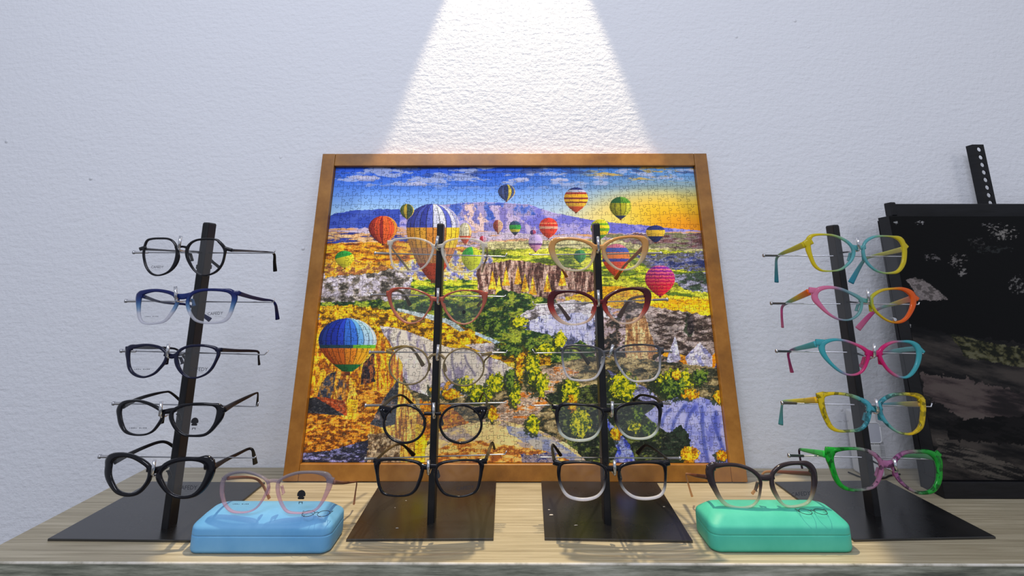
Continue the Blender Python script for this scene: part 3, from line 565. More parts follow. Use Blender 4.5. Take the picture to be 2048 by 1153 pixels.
# ------------------------------------------------------------------ glasses
def crom(pts, n, closed=True):
    pts = [tuple(map(float, p)) for p in pts]; m = len(pts); out = []
    segs = m if closed else m - 1; per = max(1, n // segs)
    for i in range(segs):
        if closed: a, b, c, d = (pts[(i + k) % m] for k in (-1, 0, 1, 2))
        else: a, b, c, d = pts[max(i - 1, 0)], pts[i], pts[i + 1], pts[min(i + 2, m - 1)]
        for k in range(per):
            t = k / per
            out.append(tuple(.5 * (2 * q1 + (q2 - q0) * t + (2 * q0 - 5 * q1 + 4 * q2 - q3) * t * t + (3 * q1 - q0 - 3 * q2 + q3) * t ** 3) for q0, q1, q2, q3 in zip(a, b, c, d)))
    if not closed: out.append(pts[-1])
    return out
def fixn(me):
    import bmesh
    bm = bmesh.new(); bm.from_mesh(me); bmesh.ops.recalc_face_normals(bm, faces=bm.faces[:]); bm.to_mesh(me); bm.free()
def tint_attr(me, fn, pts):
    a = me.color_attributes.new('tint', 'FLOAT_COLOR', 'POINT'); buf = []
    for v in pts: c = fn(v); buf += [*lin(c[:3]), c[3]]
    a.data.foreach_set('color', buf)
def stops(lst):
    def f(t):
        if t <= lst[0][0]: return lst[0][1]
        for (a, ca), (b, cb) in zip(lst, lst[1:]):
            if t <= b: k = (t - a) / max(b - a, 1e-6); return tuple(x * (1 - k) + y * k for x, y in zip(ca, cb))
        return lst[-1][1]
    return f
def glasses(d):
    cn = d['crop']; Yg = d['Y']; thin = cn in 'DELMN'
    for sd_ in 'LR': d[sd_] = [(x, y, w_ * (1.0 if thin else 1.12) + (1 if thin else 5)) for x, y, w_ in d[sd_]]
    allp = d['L'] + d['R']; xs = [q[0] for q in allp]; ys = [q[1] for q in allp]
    cxp, cyp = cp(cn, (min(xs) + max(xs)) / 2, 0)[0], cp(cn, 0, min(ys))[1]
    y0, y1 = min(ys) - 15, max(ys) + 12; x0, x1 = min(xs) - 40, max(xs) + 40
    bx = d['bars'][0]; brx, bry = bx[len(bx) // 2][:2]
    cen = atY(*cp(cn, brx, bry), Yg); wrap = d.get('wrap', 1.6); tilt = d.get('tilt', 0.0)
    def S(px, py):          # point on the gently wrapped front of the frame
        Y_ = Yg
        for _ in range(5):
            q = atY(px, py, Y_); Y_ = Yg + wrap * (q.x - cen.x) ** 2 + tilt * (cen.z - q.z)
        return atY(px, py, Y_)
    bottom = min(S(*cp(cn, x, y)).z for x, y, *_ in d['L'] + d['R'])
    root = thing('eyeglasses', d['label'], 'glasses', (cen.x, Yg, bottom), 'eyeglasses on the stands and cases')
    grad = d['grad']
    def tn(px, py):         # crop px -> tint
        ty = (py - y0) / (y1 - y0); tx = (px - x0) / (x1 - x0); g = grad(tx, ty); return g if g[3] > .96 or cn not in 'LMN' else (*g[:3], g[3] * .74)
    material = M_facet if d.get('facet') else M_acet
    th = d.get('th', .0036); V_, F_, TN = [], [], []
    lens_pts = []
    for side in ('L', 'R'):
        pts = crom(d[side], 84); n = len(pts)
        area_ = sum(pts[i][0] * pts[(i + 1) % n][1] - pts[(i + 1) % n][0] * pts[i][1] for i in range(n)); sg = 1 if area_ > 0 else -1
        base = len(V_); inner = []
        prof = [(0, .28), (.0, -.28), (.22, -.5), (.78, -.5), (1, -.2), (1, .3), (.8, .5), (.2, .5)]
        for i in range(n):
            x, y, wd = pts[i]; xa, ya = pts[i - 1][:2]; xb, yb = pts[(i + 1) % n][:2]
            tx, ty = xb - xa, yb - ya; l = math.hypot(tx, ty) or 1; nx_, ny_ = ty / l * sg, -tx / l * sg
            pi_ = S(*cp(cn, x, y)); po = S(*cp(cn, x + nx_ * wd, y + ny_ * wd)); inner.append((x, y))
            for u, v in prof:
                q = pi_.lerp(po, u); q.y += v * th; V_.append(q); TN.append(tn(x + nx_ * wd * u, y + ny_ * wd * u))
        for i in range(n):
            for k in range(8): F_.append((base + i * 8 + k, base + i * 8 + (k + 1) % 8, base + ((i + 1) % n) * 8 + (k + 1) % 8, base + ((i + 1) % n) * 8 + k))
        lens_pts.append(inner)
    # bridge and end pieces: flattened bars in the plane of the front
    for bar in d['bars']:
        pp = crom(bar, 6 * (len(bar) - 1), closed=False); base = len(V_); n = len(pp)
        for i in range(n):
            x, y, wd = pp[i]; xa, ya = pp[max(i - 1, 0)][:2]; xb, yb = pp[min(i + 1, n - 1)][:2]
            tx, ty = xb - xa, yb - ya; l = math.hypot(tx, ty) or 1; nx_, ny_ = -ty / l, tx / l
            a_ = S(*cp(cn, x + nx_ * wd / 2, y + ny_ * wd / 2)); b_ = S(*cp(cn, x - nx_ * wd / 2, y - ny_ * wd / 2))
            for u, v in ((0, -.25), (.2, -.46), (.8, -.46), (1, -.25), (1, .25), (.8, .46), (.2, .46), (0, .25)):
                q = a_.lerp(b_, u); q.y += v * th * .98; V_.append(q); TN.append(tn(x, y))
        for i in range(n - 1):
            for k in range(8): F_.append((base + i * 8 + k, base + i * 8 + (k + 1) % 8, base + (i + 1) * 8 + (k + 1) % 8, base + (i + 1) * 8 + k))
        F_.append(tuple(base + k for k in range(8))); F_.append(tuple(base + (n - 1) * 8 + k for k in range(8))[::-1])
    me = mesh('front_frame', V_, F_); it = iter(TN)
    import bmesh
    tint_attr(me, lambda v: next(it), V_)
    bm = bmesh.new(); bm.from_mesh(me); bmesh.ops.recalc_face_normals(bm, faces=bm.faces[:]); bm.to_mesh(me); bm.free()
    link('front_frame', me, material, root, smooth=True)
    # lenses
    for inner in lens_pts:
        n = len(inner); mx_ = sum(p[0] for p in inner) / n; my_ = sum(p[1] for p in inner) / n; V2, F2 = [], []
        for off in (-.0006, .0006):
            b0 = len(V2); c = S(*cp(cn, mx_, my_)); V2.append(c + Vector((0, off, 0)))
            for f_ in (.5, 1.0):
                for x, y in inner: V2.append(S(*cp(cn, mx_ + (x - mx_) * f_, my_ + (y - my_) * f_)) + Vector((0, off, 0)))
            for i in range(n):
                j = (i + 1) % n; F2.append((b0, b0 + 1 + i, b0 + 1 + j)); F2.append((b0 + 1 + i, b0 + 1 + n + i, b0 + 1 + n + j, b0 + 1 + j))
        part('lens', V2, F2, M_lens, root, smooth=True)
    # temples: point list (x, y, how far behind the front, width)
    tg = d['tgrad']; TV, TF_ = [], []
    for tl in d['T']:
        pp = crom(tl, 7 * (len(tl) - 1), closed=False); n = len(pp); P3 = []; Vt, Ft, Tt = [], [], []
        for x, y, dz, wd in pp:
            q = atY(*cp(cn, x, y), Yg + dz + wrap * (S(*cp(cn, tl[0][0], tl[0][1])).x - cen.x) ** 2); P3.append(q)
        total = sum((P3[i + 1] - P3[i]).length for i in range(n - 1)); run = 0
        for i in range(n):
            tq = (P3[min(i + 1, n - 1)] - P3[max(i - 1, 0)]).normalized(); vw = (P3[i] - CAM).normalized()
            sd = tq.cross(vw); sd = sd.normalized() if sd.length > 1e-4 else Vector((0, 0, 1)); nn = tq.cross(sd).normalized()
            hw_ = pp[i][3] / CROP[cn][2] * depth(P3[i]) / F / 2
            if i: run += (P3[i] - P3[i - 1]).length
            for k in range(10):
                a = 2 * math.pi * k / 10; ca, sa = math.cos(a), math.sin(a); pw = lambda v: math.copysign(abs(v) ** .7, v)
                Vt.append(P3[i] + sd * hw_ * pw(ca) + nn * .0015 * pw(sa)); Tt.append(tg(run / total))
        for i in range(n - 1):
            for k in range(10): Ft.append((i * 10 + k, i * 10 + (k + 1) % 10, (i + 1) * 10 + (k + 1) % 10, (i + 1) * 10 + k))
        Ft.append(tuple(range(10))[::-1]); Ft.append(tuple((n - 1) * 10 + k for k in range(10)))
        me = mesh('temple', Vt, Ft); fixn(me); it2 = iter(Tt); tint_attr(me, lambda v: next(it2), Vt)
        link('temple', me, M_temple, root, smooth=True)
    # nose pads
    for sgn, lst in ((1, d['L']), (-1, d['R'])):
        br = d['bars'][0]; ex, ey, _ = br[0] if sgn == 1 else br[-1]
        off = (y1 - y0) * .3
        a_ = S(*cp(cn, ex + sgn * 4, ey + off * .45)); b_ = S(*cp(cn, ex - sgn * 10, ey + off * 1.1))
        V3, F3 = tube([a_ + Vector((0, .001, 0)), a_ + Vector((0, .005, -.001)), b_ + Vector((0, .006, 0)), b_ + Vector((0, .002, 0))], [.0008, .0019, .0019, .0008], 8)
        me = mesh('nose_pad', V3, F3); c = tn(ex, ey + off); tint_attr(me, lambda v: (*c[:3], c[3] * .6 + .08), V3); link('nose_pad', me, M_acet, root, smooth=True)
    def decal(cx_, cy_, V4, F4, m, nm, ang=0):
        c = S(*cp(cn, cx_, cy_)); rm = Matrix.Rotation(ang, 3, 'Y')
        part(nm, [c + rm @ Vector((v[0], -.0011, v[1])) for v in V4], F4, m, root)
    for kind, x, y, size, *r in d.get('marks', []):
        sc = depth(cen) / F / CROP[cn][2]; ang = r[0] if r else 0
        if kind == 'text':
            V4, F4 = text_mesh(r[1] if len(r) > 1 else 'CAFEDY', size * sc); decal(x, y, V4, F4, r[2] if len(r) > 2 else M_ink, 'printed_lettering', ang)
        elif kind == 'code':
            V4, F4 = [], []; wch = size * sc / 9
            for k in range(9):
                if k in (4,): continue
                n0 = len(V4); a0 = (k - 4.5) * wch; hh = wch * (.35 if k % 3 else .22); V4 += [(a0, 0), (a0 + wch * .6, 0), (a0 + wch * .6, hh), (a0, hh)]; F4.append((n0, n0 + 1, n0 + 2, n0 + 3))
            decal(x, y, V4, F4, M_ink, 'printed_size_code', ang)
        elif kind == 'head':     # small printed emblem: dark rounded hair over a face with glasses
            s_ = size * sc; V4, F4 = [], []
            pl = [(math.cos(a) * .42, math.sin(a) * .42 + .35) for a in [k * 2 * math.pi / 20 for k in range(20)]]
            hair = [(x_ * s_, y_ * s_) for x_, y_ in pl if y_ > .1]; hair += [(.30 * s_, -.05 * s_), (.22 * s_, .18 * s_), (-.22 * s_, .18 * s_), (-.30 * s_, -.05 * s_)]
            hair = sorted(hair, key=lambda q: 0) ; ang_ = [math.atan2(q[1] - .3 * s_, q[0]) for q in hair]; hair = [h for _, h in sorted(zip(ang_, hair))]
            V4 += hair; F4.append(tuple(range(len(hair))))
            for cx4 in (-.12, .12):
                for (aa, bb, ww, hh) in ((cx4, -.02, .09, .03), (cx4 * .8, -.3, .1, .03), (cx4 * 1.3, -.38, .03, .1)):
                    n0 = len(V4); V4 += [((aa - ww) * s_, (bb - hh) * s_), ((aa + ww) * s_, (bb - hh) * s_), ((aa + ww) * s_, (bb + hh) * s_), ((aa - ww) * s_, (bb + hh) * s_)]; F4.append((n0, n0 + 1, n0 + 2, n0 + 3))
            decal(x, y, V4, F4, M_ink2, 'printed_emblem', ang)
        elif kind == 'rivet':
            V4, F4 = tube([(0, -.0035, 0), (0, .0, 0)], size * sc, 8); c = S(*cp(cn, x, y)); part('rivet', [c + Vector(v) for v in V4], F4, M_chrome, root)
    return root

def ell(cx_, cy_, rx, ry, wf, n=14):
    return [(cx_ + rx * math.cos(2 * math.pi * k / n), cy_ + ry * math.sin(2 * math.pi * k / n), wf(k / n)) for k in range(n)]
def dw(lst, w_):        # fill in a default rim width
    return [(q[0], q[1], q[2] if len(q) == 3 else w_) for q in lst]
const = lambda c: (lambda *_: c)
vgrad = lambda lst: (lambda f: (lambda tx, ty: f(ty)))(stops(lst))
hgrad = lambda lst: (lambda f: (lambda tx, ty: f(tx)))(stops(lst))
BK = (9, 8, 16, 1.0); NAVY = (12, 14, 44, 1.0); CLR = (226, 226, 232, .34)
Y1, Y2, Y3, Y4 = (s['foot'][1] - GOFF for s in stands)
G = []
G.append(dict(crop='A', Y=Y1, label='black angular round glasses with clear lenses on the top arm of the leftmost stand', grad=const(BK), tgrad=stops([(0, (60, 60, 66, 1)), (.55, (120, 120, 126, 1)), (.62, BK), (1, BK)]),
    L=dw([(525, 275), (570, 252), (650, 247), (735, 252), (785, 285), (808, 345, 18), (806, 420, 34), (780, 500, 28), (730, 565), (650, 598, 10), (580, 585), (530, 530), (505, 450), (500, 370)], 14),
    R=dw([(945, 330, 22), (985, 280), (1060, 257), (1200, 257), (1240, 285, 20), (1285, 345, 24), (1290, 400), (1265, 490), (1210, 560), (1130, 597, 10), (1060, 592, 10), (1000, 545), (955, 460, 22), (938, 390, 26)], 14),
    bars=[[(805, 325, 30), (850, 322, 22), (890, 320, 22), (940, 335, 30)], [(512, 325, 34), (450, 345, 36)], [(1295, 335, 40), (1375, 356, 34)]],
    T=[[(1370, 356, 0, 28), (1580, 364, .06, 20), (1740, 376, .10, 18), (1795, 395, .112, 24), (1800, 480, .125, 30), (1806, 565, .135, 38)], [(500, 345, 0, 26), (760, 360, .05, 18), (1060, 382, .105, 28), (1190, 482, .12, 26), (1255, 535, .13, 30)]],
    marks=[('text', 628, 536, 34, 0, 'CAFEDY'), ('code', 628, 552, 60)]))
G.append(dict(crop='A', Y=Y1, label='square glasses fading from navy blue brow to clear bottom, second arm of leftmost stand', grad=vgrad([(.12, (16, 26, 84, 1)), (.32, (30, 62, 120, .95)), (.5, (120, 160, 200, .6)), (.68, CLR), (1, CLR)]), tgrad=const((18, 26, 80, 1)),
    L=dw([(470, 830, 48), (500, 800, 38), (600, 775, 25), (700, 785, 25), (775, 812, 28), (812, 855, 25), (790, 920, 25), (740, 1000, 22), (690, 1055, 18), (600, 1080, 14), (500, 1078, 14), (462, 1030, 22), (455, 940, 28)], 24),
    R=dw([(945, 870, 25), (985, 805, 28), (1070, 772, 22), (1170, 765, 20), (1280, 772, 24), (1345, 790, 40), (1373, 830, 45), (1362, 910, 30), (1335, 990, 28), (1295, 1045, 24), (1220, 1070, 16), (1100, 1072, 16), (1010, 1040, 20), (960, 960, 24)], 24),
    bars=[[(795, 810, 44), (850, 820, 56), (900, 818, 56), (960, 800, 44)], [(480, 805, 50), (425, 810, 44)], [(1370, 790, 50), (1450, 785, 46)]],
    T=[[(1445, 790, 0, 44), (1560, 825, .04, 36), (1680, 850, .08, 30), (1775, 862, .105, 18), (1808, 900, .112, 26), (1820, 960, .125, 30), (1830, 1048, .135, 40)], [(490, 820, 0, 36), (640, 870, .05, 22), (780, 890, .08, 24), (930, 905, .105, 22), (1060, 990, .125, 30), (1155, 1055, .14, 44)]],
    marks=[('text', 1208, 1004, 42, -.06), ('code', 1236, 1020, 70), ('code', 575, 1022, 140)]))
G.append(dict(crop='B', Y=Y1, label='dark navy glasses with rounded rims and level temples, third arm of leftmost stand', grad=const(NAVY), tgrad=const((14, 14, 34, 1)),
    L=dw([(360, 210, 42), (420, 185, 30), (518, 165, 18), (610, 180, 20), (670, 208, 22), (703, 250, 20), (690, 310, 22), (640, 380, 18), (580, 435, 16), (490, 465, 14), (410, 440, 20), (365, 385, 26), (350, 300, 26)], 18),
    R=dw([(835, 258, 26), (875, 208, 20), (950, 178), (1060, 170), (1150, 180), (1205, 205, 26), (1222, 240, 26), (1200, 310), (1158, 385), (1098, 442, 14), (1000, 475, 12), (915, 455, 14), (862, 390, 26), (840, 320, 34)], 18),
    bars=[[(700, 240, 50), (750, 262, 48), (790, 264, 46), (840, 235, 30)], [(375, 185, 44), (312, 185, 36)], [(1210, 200, 36), (1262, 202, 40)]],
    T=[[(1258, 202, 0, 40), (1420, 210, .05, 30), (1560, 212, .09, 26), (1635, 222, .11, 20), (1640, 280, .12, 18), (1646, 350, .13, 24)], [(380, 175, 0, 34), (550, 180, .05, 30), (740, 184, .09, 22), (830, 205, .11, 18), (905, 288, .13, 24)]],
    marks=[('text', 1040, 412, 50, .03), ('code', 1050, 424, 70), ('code', 480, 398, 160)]))
G.append(dict(crop='B', Y=Y1, label='glossy black squarish glasses with raised temples, fourth arm of leftmost stand', grad=const(BK), tgrad=const(BK),
    L=dw([(270, 805, 42), (300, 752, 32), (400, 724, 16), (500, 742, 20), (600, 787, 24), (658, 832, 24), (660, 880, 24), (620, 950, 20), (570, 1010, 16), (500, 1042, 12), (400, 1045, 12), (320, 1010, 24), (285, 940, 36), (268, 860, 36)], 20),
    R=dw([(800, 822, 28), (870, 782, 24), (960, 760, 18), (1080, 756, 18), (1180, 766, 22), (1220, 800, 62), (1213, 870, 60), (1190, 940, 36), (1140, 1010, 24), (1080, 1045, 20), (980, 1055, 14), (900, 1045, 16), (840, 1000, 24), (800, 930, 30), (785, 870, 34)], 20),
    bars=[[(655, 830, 46), (705, 822, 48), (760, 812, 50), (815, 800, 40)], [(290, 745, 44), (250, 760, 40)], [(1235, 800, 74), (1300, 802, 64)]],
    T=[[(1298, 800, 0, 60), (1400, 740, .04, 44), (1540, 670, .08, 30), (1618, 635, .105, 18), (1632, 645, .11, 16), (1630, 700, .12, 20), (1625, 762, .13, 26)], [(280, 770, 0, 50), (420, 700, .04, 36), (560, 655, .07, 30), (700, 625, .095, 20), (760, 632, .105, 20), (860, 715, .13, 26)]],
    marks=[('head', 1000, 955, 90), ('code', 440, 988, 180)]))
G.append(dict(crop='C', Y=Y1, label='thick black cat-eye glasses on the lowest arm of the leftmost stand', grad=const(BK), tgrad=const(BK), th=.0045,
    L=dw([(568, 290, 44), (582, 245, 50), (640, 218, 30), (720, 225, 24), (800, 267, 28), (848, 312, 26), (845, 380, 24), (810, 440, 22), (760, 485, 22), (690, 500, 20), (620, 475, 26), (580, 410, 36), (563, 350, 42)], 24),
    R=dw([(966, 330, 24), (1000, 292, 28), (1070, 260, 26), (1160, 246, 22), (1240, 250, 26), (1292, 272, 66), (1312, 315, 56), (1290, 390, 46), (1250, 460, 36), (1200, 505, 22), (1130, 522, 16), (1060, 510, 18), (1010, 470, 24), (975, 410, 34), (958, 365, 36)], 24),
    bars=[[(845, 310, 44), (895, 318, 48), (940, 312, 48), (995, 285, 36)], [(590, 222, 44), (545, 215, 40)], [(1295, 275, 80), (1372, 275, 84)]],
    T=[[(1370, 292, 0, 46), (1460, 240, .04, 30), (1560, 190, .08, 24), (1640, 152, .108, 20), (1672, 160, .112, 20), (1685, 210, .12, 28), (1695, 268, .13, 36)], [(585, 250, 0, 50), (700, 195, .035, 32), (820, 140, .07, 26), (930, 100, .09, 22), (995, 100, .10, 20), (1060, 138, .12, 24)]],
    marks=[('text', 1160, 470, 42, 0), ('code', 1170, 482, 54)]))
cYb = atZ(592, 1026.5, .0430).y
G.append(dict(crop='D', Y=cYb, wrap=1.0, label='clear pale pink glasses standing on top of the sky blue case', grad=vgrad([(0, (176, 174, 186, .26)), (.3, (222, 208, 216, .22)), (1, (248, 216, 224, .24))]), tgrad=stops([(0, (150, 110, 100, .75)), (.7, (120, 76, 60, .8)), (1, (206, 160, 130, .6))]), th=.004,
    L=dw([(442, 240, 45), (475, 190, 38), (560, 155, 30), (680, 150, 28), (790, 180, 28), (878, 228, 26), (905, 290, 26), (880, 360, 24), (840, 440, 22), (780, 520, 20), (700, 563, 16), (600, 572, 16), (515, 552, 26), (458, 490, 34), (432, 400, 42), (430, 310, 46)], 24),
    R=dw([(1048, 245, 32), (1120, 198, 30), (1250, 158, 28), (1400, 152, 28), (1500, 172, 45), (1550, 210, 66), (1556, 280, 60), (1530, 370, 44), (1490, 460, 34), (1430, 538, 26), (1340, 572, 16), (1220, 578, 16), (1130, 558, 24), (1080, 490, 30), (1050, 400, 36), (1038, 310, 40)], 24),
    bars=[[(900, 245, 44), (950, 232, 36), (1000, 232, 36), (1050, 240, 44)], [(460, 195, 50), (415, 210, 40)], [(1560, 215, 70), (1635, 235, 70)]],
    T=[[(1635, 248, 0, 46), (1740, 256, .05, 30), (1850, 248, .085, 18), (1885, 250, .095, 14), (1872, 360, .10, 16), (1855, 488, .108, 24)], [(470, 205, 0, 36), (650, 195, .05, 30), (780, 212, .08, 24), (850, 275, .095, 26), (900, 370, .10, 26), (925, 425, .105, 34)]],
    marks=[('head', 1278, 425, 110), ('code', 620, 488, 180)]))
CC = (236, 232, 224, .42)
G.append(dict(crop='E', Y=Y2, label='fully clear square glasses, top arm of the second stand from the left', grad=const(CC), tgrad=stops([(0, (224, 220, 206, .45)), (.7, (170, 160, 140, .5)), (1, (220, 214, 200, .5))]),
    L=dw([(335, 262, 30), (375, 222, 26), (480, 203, 16), (580, 203), (680, 228, 20), (748, 272, 24), (750, 330, 24), (720, 410, 22), (680, 470, 20), (620, 515), (540, 533, 16), (440, 528), (372, 500, 20), (342, 430, 22), (330, 350, 22)], 18),
    R=dw([(882, 275, 28), (925, 232, 22), (1010, 208, 16), (1120, 205, 16), (1215, 222, 20), (1268, 262, 38), (1280, 320, 26), (1270, 400, 22), (1248, 470, 22), (1200, 518, 20), (1120, 540, 16), (1020, 535), (950, 500, 22), (912, 430, 24), (882, 350, 28)], 18),
    bars=[[(750, 265, 34), (790, 280, 36), (830, 276, 36), (880, 262, 32)], [(345, 240, 50), (288, 240, 50)], [(1270, 262, 56), (1335, 266, 56)]],
    T=[[(1328, 285, 0, 28), (1332, 340, .05, 18), (1330, 390, .09, 16), (1300, 470, .12, 18), (1278, 545, .14, 22)], [(305, 255, 0, 28), (350, 320, .05, 18), (400, 385, .095, 18), (460, 460, .12, 22), (520, 535, .14, 26)]]))
G.append(dict(crop='E', Y=Y2, label='rose brown translucent glasses with dark temple tips, second stand from the left', grad=vgrad([(0, (170, 74, 56, .8)), (.5, (196, 112, 92, .68)), (1, (230, 170, 140, .5))]), tgrad=stops([(0, (140, 50, 34, .9)), (.35, (60, 20, 20, 1)), (1, (20, 12, 16, 1))]),
    L=dw([(328, 800, 40), (350, 752, 36), (420, 726, 16), (540, 733, 16), (650, 768), (728, 815, 22), (742, 870, 22), (700, 960), (640, 1040, 16), (560, 1075, 14), (480, 1062, 22), (402, 998, 28), (346, 900, 28)], 18),
    R=dw([(872, 845, 24), (920, 795, 20), (1010, 758, 14), (1110, 748, 14), (1210, 758, 22), (1270, 790, 48), (1285, 840, 44), (1268, 920, 26), (1220, 1010, 20), (1150, 1070, 16), (1070, 1083, 16), (990, 1050, 20), (930, 980, 22), (888, 900, 26)], 18),
    bars=[[(735, 825, 50), (785, 832, 46), (830, 832, 46), (880, 828, 50)], [(330, 775, 66), (278, 775, 56)], [(1280, 785, 66), (1338, 790, 62)]],
    T=[[(1325, 800, 0, 30), (1310, 840, .05, 26), (1270, 860, .09, 26), (1235, 905, .13, 34)], [(320, 750, 0, 34), (390, 742, .04, 26), (440, 762, .08, 24), (480, 810, .105, 28), (525, 895, .135, 40)]], marks=[('head', 1090, 985, 46)]))
G.append(dict(crop='F', Y=Y2, label='round beige-grey translucent glasses, third arm of the second stand from the left', grad=const((150, 132, 96, .62)), tgrad=const((128, 112, 70, .7)), th=.003,
    L=ell(515, 376, 200, 190, lambda t: 10), R=ell(1086, 392, 204, 188, lambda t: 10),
    bars=[[(722, 300, 30), (760, 266, 26), (845, 268, 26), (885, 305, 30)], [(335, 240, 36), (278, 224, 38)], [(1272, 265, 30), (1380, 242, 34)]],
    T=[[(1372, 240, 0, 30), (1350, 280, .05, 18), (1310, 320, .09, 16), (1292, 385, .13, 18)], [(285, 222, 0, 34), (390, 185, .045, 28), (510, 180, .085, 24), (580, 240, .105, 26), (662, 375, .135, 44)]]))
G.append(dict(crop='F', Y=Y2, label='round black glasses with pairs of tiny silver rivets, second stand from the left', grad=const(BK), tgrad=const((30, 28, 24, 1)),
    L=ell(465, 988, 203, 186, lambda t: 18), R=ell(1056, 988, 205, 186, lambda t: 18),
    bars=[[(672, 880, 34), (730, 880, 34), (800, 880, 34), (850, 880, 34)], [(330, 845, 60), (270, 835, 66), (205, 812, 36)], [(1190, 840, 60), (1260, 835, 66), (1335, 818, 40)], [(262, 950, 30), (245, 890, 50), (215, 825, 30)], [(1265, 950, 30), (1285, 890, 50), (1325, 828, 30)]],
    T=[[(1315, 812, 0, 30), (1330, 740, .05, 16), (1320, 690, .09, 14), (1290, 665, .11, 14), (1250, 750, .135, 22)], [(240, 805, 0, 34), (310, 735, .045, 28), (395, 690, .085, 22), (450, 692, .10, 22), (510, 740, .115, 26), (580, 822, .135, 42)]],
    marks=[('rivet', 228, 832, 5), ('rivet', 255, 832, 5), ('rivet', 1277, 842, 5), ('rivet', 1303, 842, 5)]))
G.append(dict(crop='G', Y=Y2, label='all-black square glasses, lowest arm of the second stand from the left', grad=const(BK), tgrad=stops([(0, (20, 18, 16, 1)), (.5, (110, 90, 60, .8)), (.7, (26, 20, 14, 1)), (1, (20, 16, 12, 1))]),
    L=dw([(382, 330, 46), (402, 305, 20), (480, 298, 14), (600, 300, 14), (700, 316, 18), (765, 348, 26), (773, 400, 26), (750, 480, 26), (715, 565, 22), (660, 613, 16), (570, 628, 12), (480, 620, 14), (420, 592, 22), (388, 520, 22), (374, 420, 24)], 20),
    R=dw([(937, 380, 20), (965, 342, 20), (1050, 316, 16), (1180, 302, 12), (1285, 306, 14), (1335, 330, 38), (1340, 400, 26), (1328, 490, 22), (1305, 570, 22), (1250, 610, 16), (1160, 633, 12), (1060, 623, 14), (1000, 590, 20), (953, 510, 24), (934, 440, 20)], 20),
    bars=[[(775, 350, 50), (825, 360, 50), (870, 352, 50), (935, 350, 40)], [(392, 312, 44), (322, 296, 44)], [(1330, 312, 50), (1412, 302, 52)]],
    T=[[(1402, 290, 0, 34), (1425, 220, .05, 30), (1455, 140, .09, 28), (1470, 130, .10, 20), (1485, 185, .125, 24)], [(350, 290, 0, 28), (440, 205, .05, 24), (540, 145, .085, 20), (590, 142, .098, 20), (640, 175, .11, 26), (710, 248, .135, 44)]],
    marks=[('text', 1205, 575, 46, -.1), ('code', 1285, 560, 30)]))
G.append(dict(crop='H', Y=Y3, label='tan cat-eye glasses with clear lower rims, top arm of the third stand', grad=vgrad([(0, (196, 138, 70, .92)), (.4, (206, 156, 96, .8)), (.75, (226, 212, 176, .5)), (1, (236, 230, 206, .42))]), tgrad=const((176, 104, 44, .85)),
    L=dw([(262, 290, 58), (285, 242, 50), (360, 214, 24), (470, 217, 22), (570, 242, 26), (645, 290, 36), (656, 350, 26), (638, 430, 20), (590, 490, 18), (520, 520, 14), (430, 518, 16), (352, 488, 26), (302, 420, 40), (268, 350, 50)], 24),
    R=dw([(792, 302, 34), (832, 252, 30), (920, 212, 24), (1030, 193, 20), (1115, 198, 26), (1165, 232, 58), (1178, 290, 54), (1163, 370, 44), (1128, 440, 28), (1080, 490, 20), (1000, 515, 14), (920, 503, 16), (852, 450, 22), (805, 380, 32)], 24),
    bars=[[(660, 285, 60), (710, 290, 50), (750, 287, 50), (800, 285, 50)], [(270, 235, 50), (218, 225, 36)], [(1170, 225, 60), (1220, 212, 40)]],
    T=[[(1205, 280, 0, 56), (1130, 345, .045, 36), (1040, 430, .085, 28), (980, 490, .105, 24), (935, 560, .12, 34), (895, 620, .135, 44)], [(235, 300, 0, 30), (280, 400, .05, 18), (330, 510, .10, 18), (385, 600, .13, 34)]]))
G.append(dict(crop='H', Y=Y3, label='burgundy cat-eye glasses fading to clear at the bottom, third stand from the left', grad=vgrad([(0, (56, 10, 18, 1)), (.35, (84, 16, 22, 1)), (.6, (176, 60, 50, .85)), (.8, (226, 190, 160, .5)), (1, (236, 226, 210, .42))]), tgrad=const((84, 50, 38, .95)),
    L=dw([(250, 862, 58), (272, 802, 58), (350, 768, 30), (470, 767, 24), (580, 802, 28), (652, 852, 30), (666, 910, 26), (648, 990, 20), (600, 1050, 18), (520, 1083, 12), (430, 1088, 12), (352, 1058, 28), (292, 1000, 40), (258, 930, 50)], 24),
    R=dw([(802, 872, 38), (842, 812, 32), (930, 762, 26), (1040, 738, 22), (1135, 741, 30), (1190, 778, 62), (1202, 840, 54), (1188, 920, 44), (1148, 1000, 28), (1090, 1055, 20), (1010, 1078, 12), (930, 1068, 12), (862, 1010, 22), (813, 940, 32)], 24),
    bars=[[(665, 860, 60), (720, 862, 46), (760, 860, 46), (810, 855, 50)], [(258, 800, 60), (200, 788, 40)], [(1190, 785, 60), (1248, 775, 40)]],
    T=[[(1225, 800, 0, 30), (1140, 806, .05, 26), (1060, 830, .09, 28), (1010, 885, .11, 34), (935, 1020, .14, 54)], [(215, 840, 0, 30), (260, 870, .06, 22), (310, 905, .10, 28), (410, 1045, .135, 46)]]))
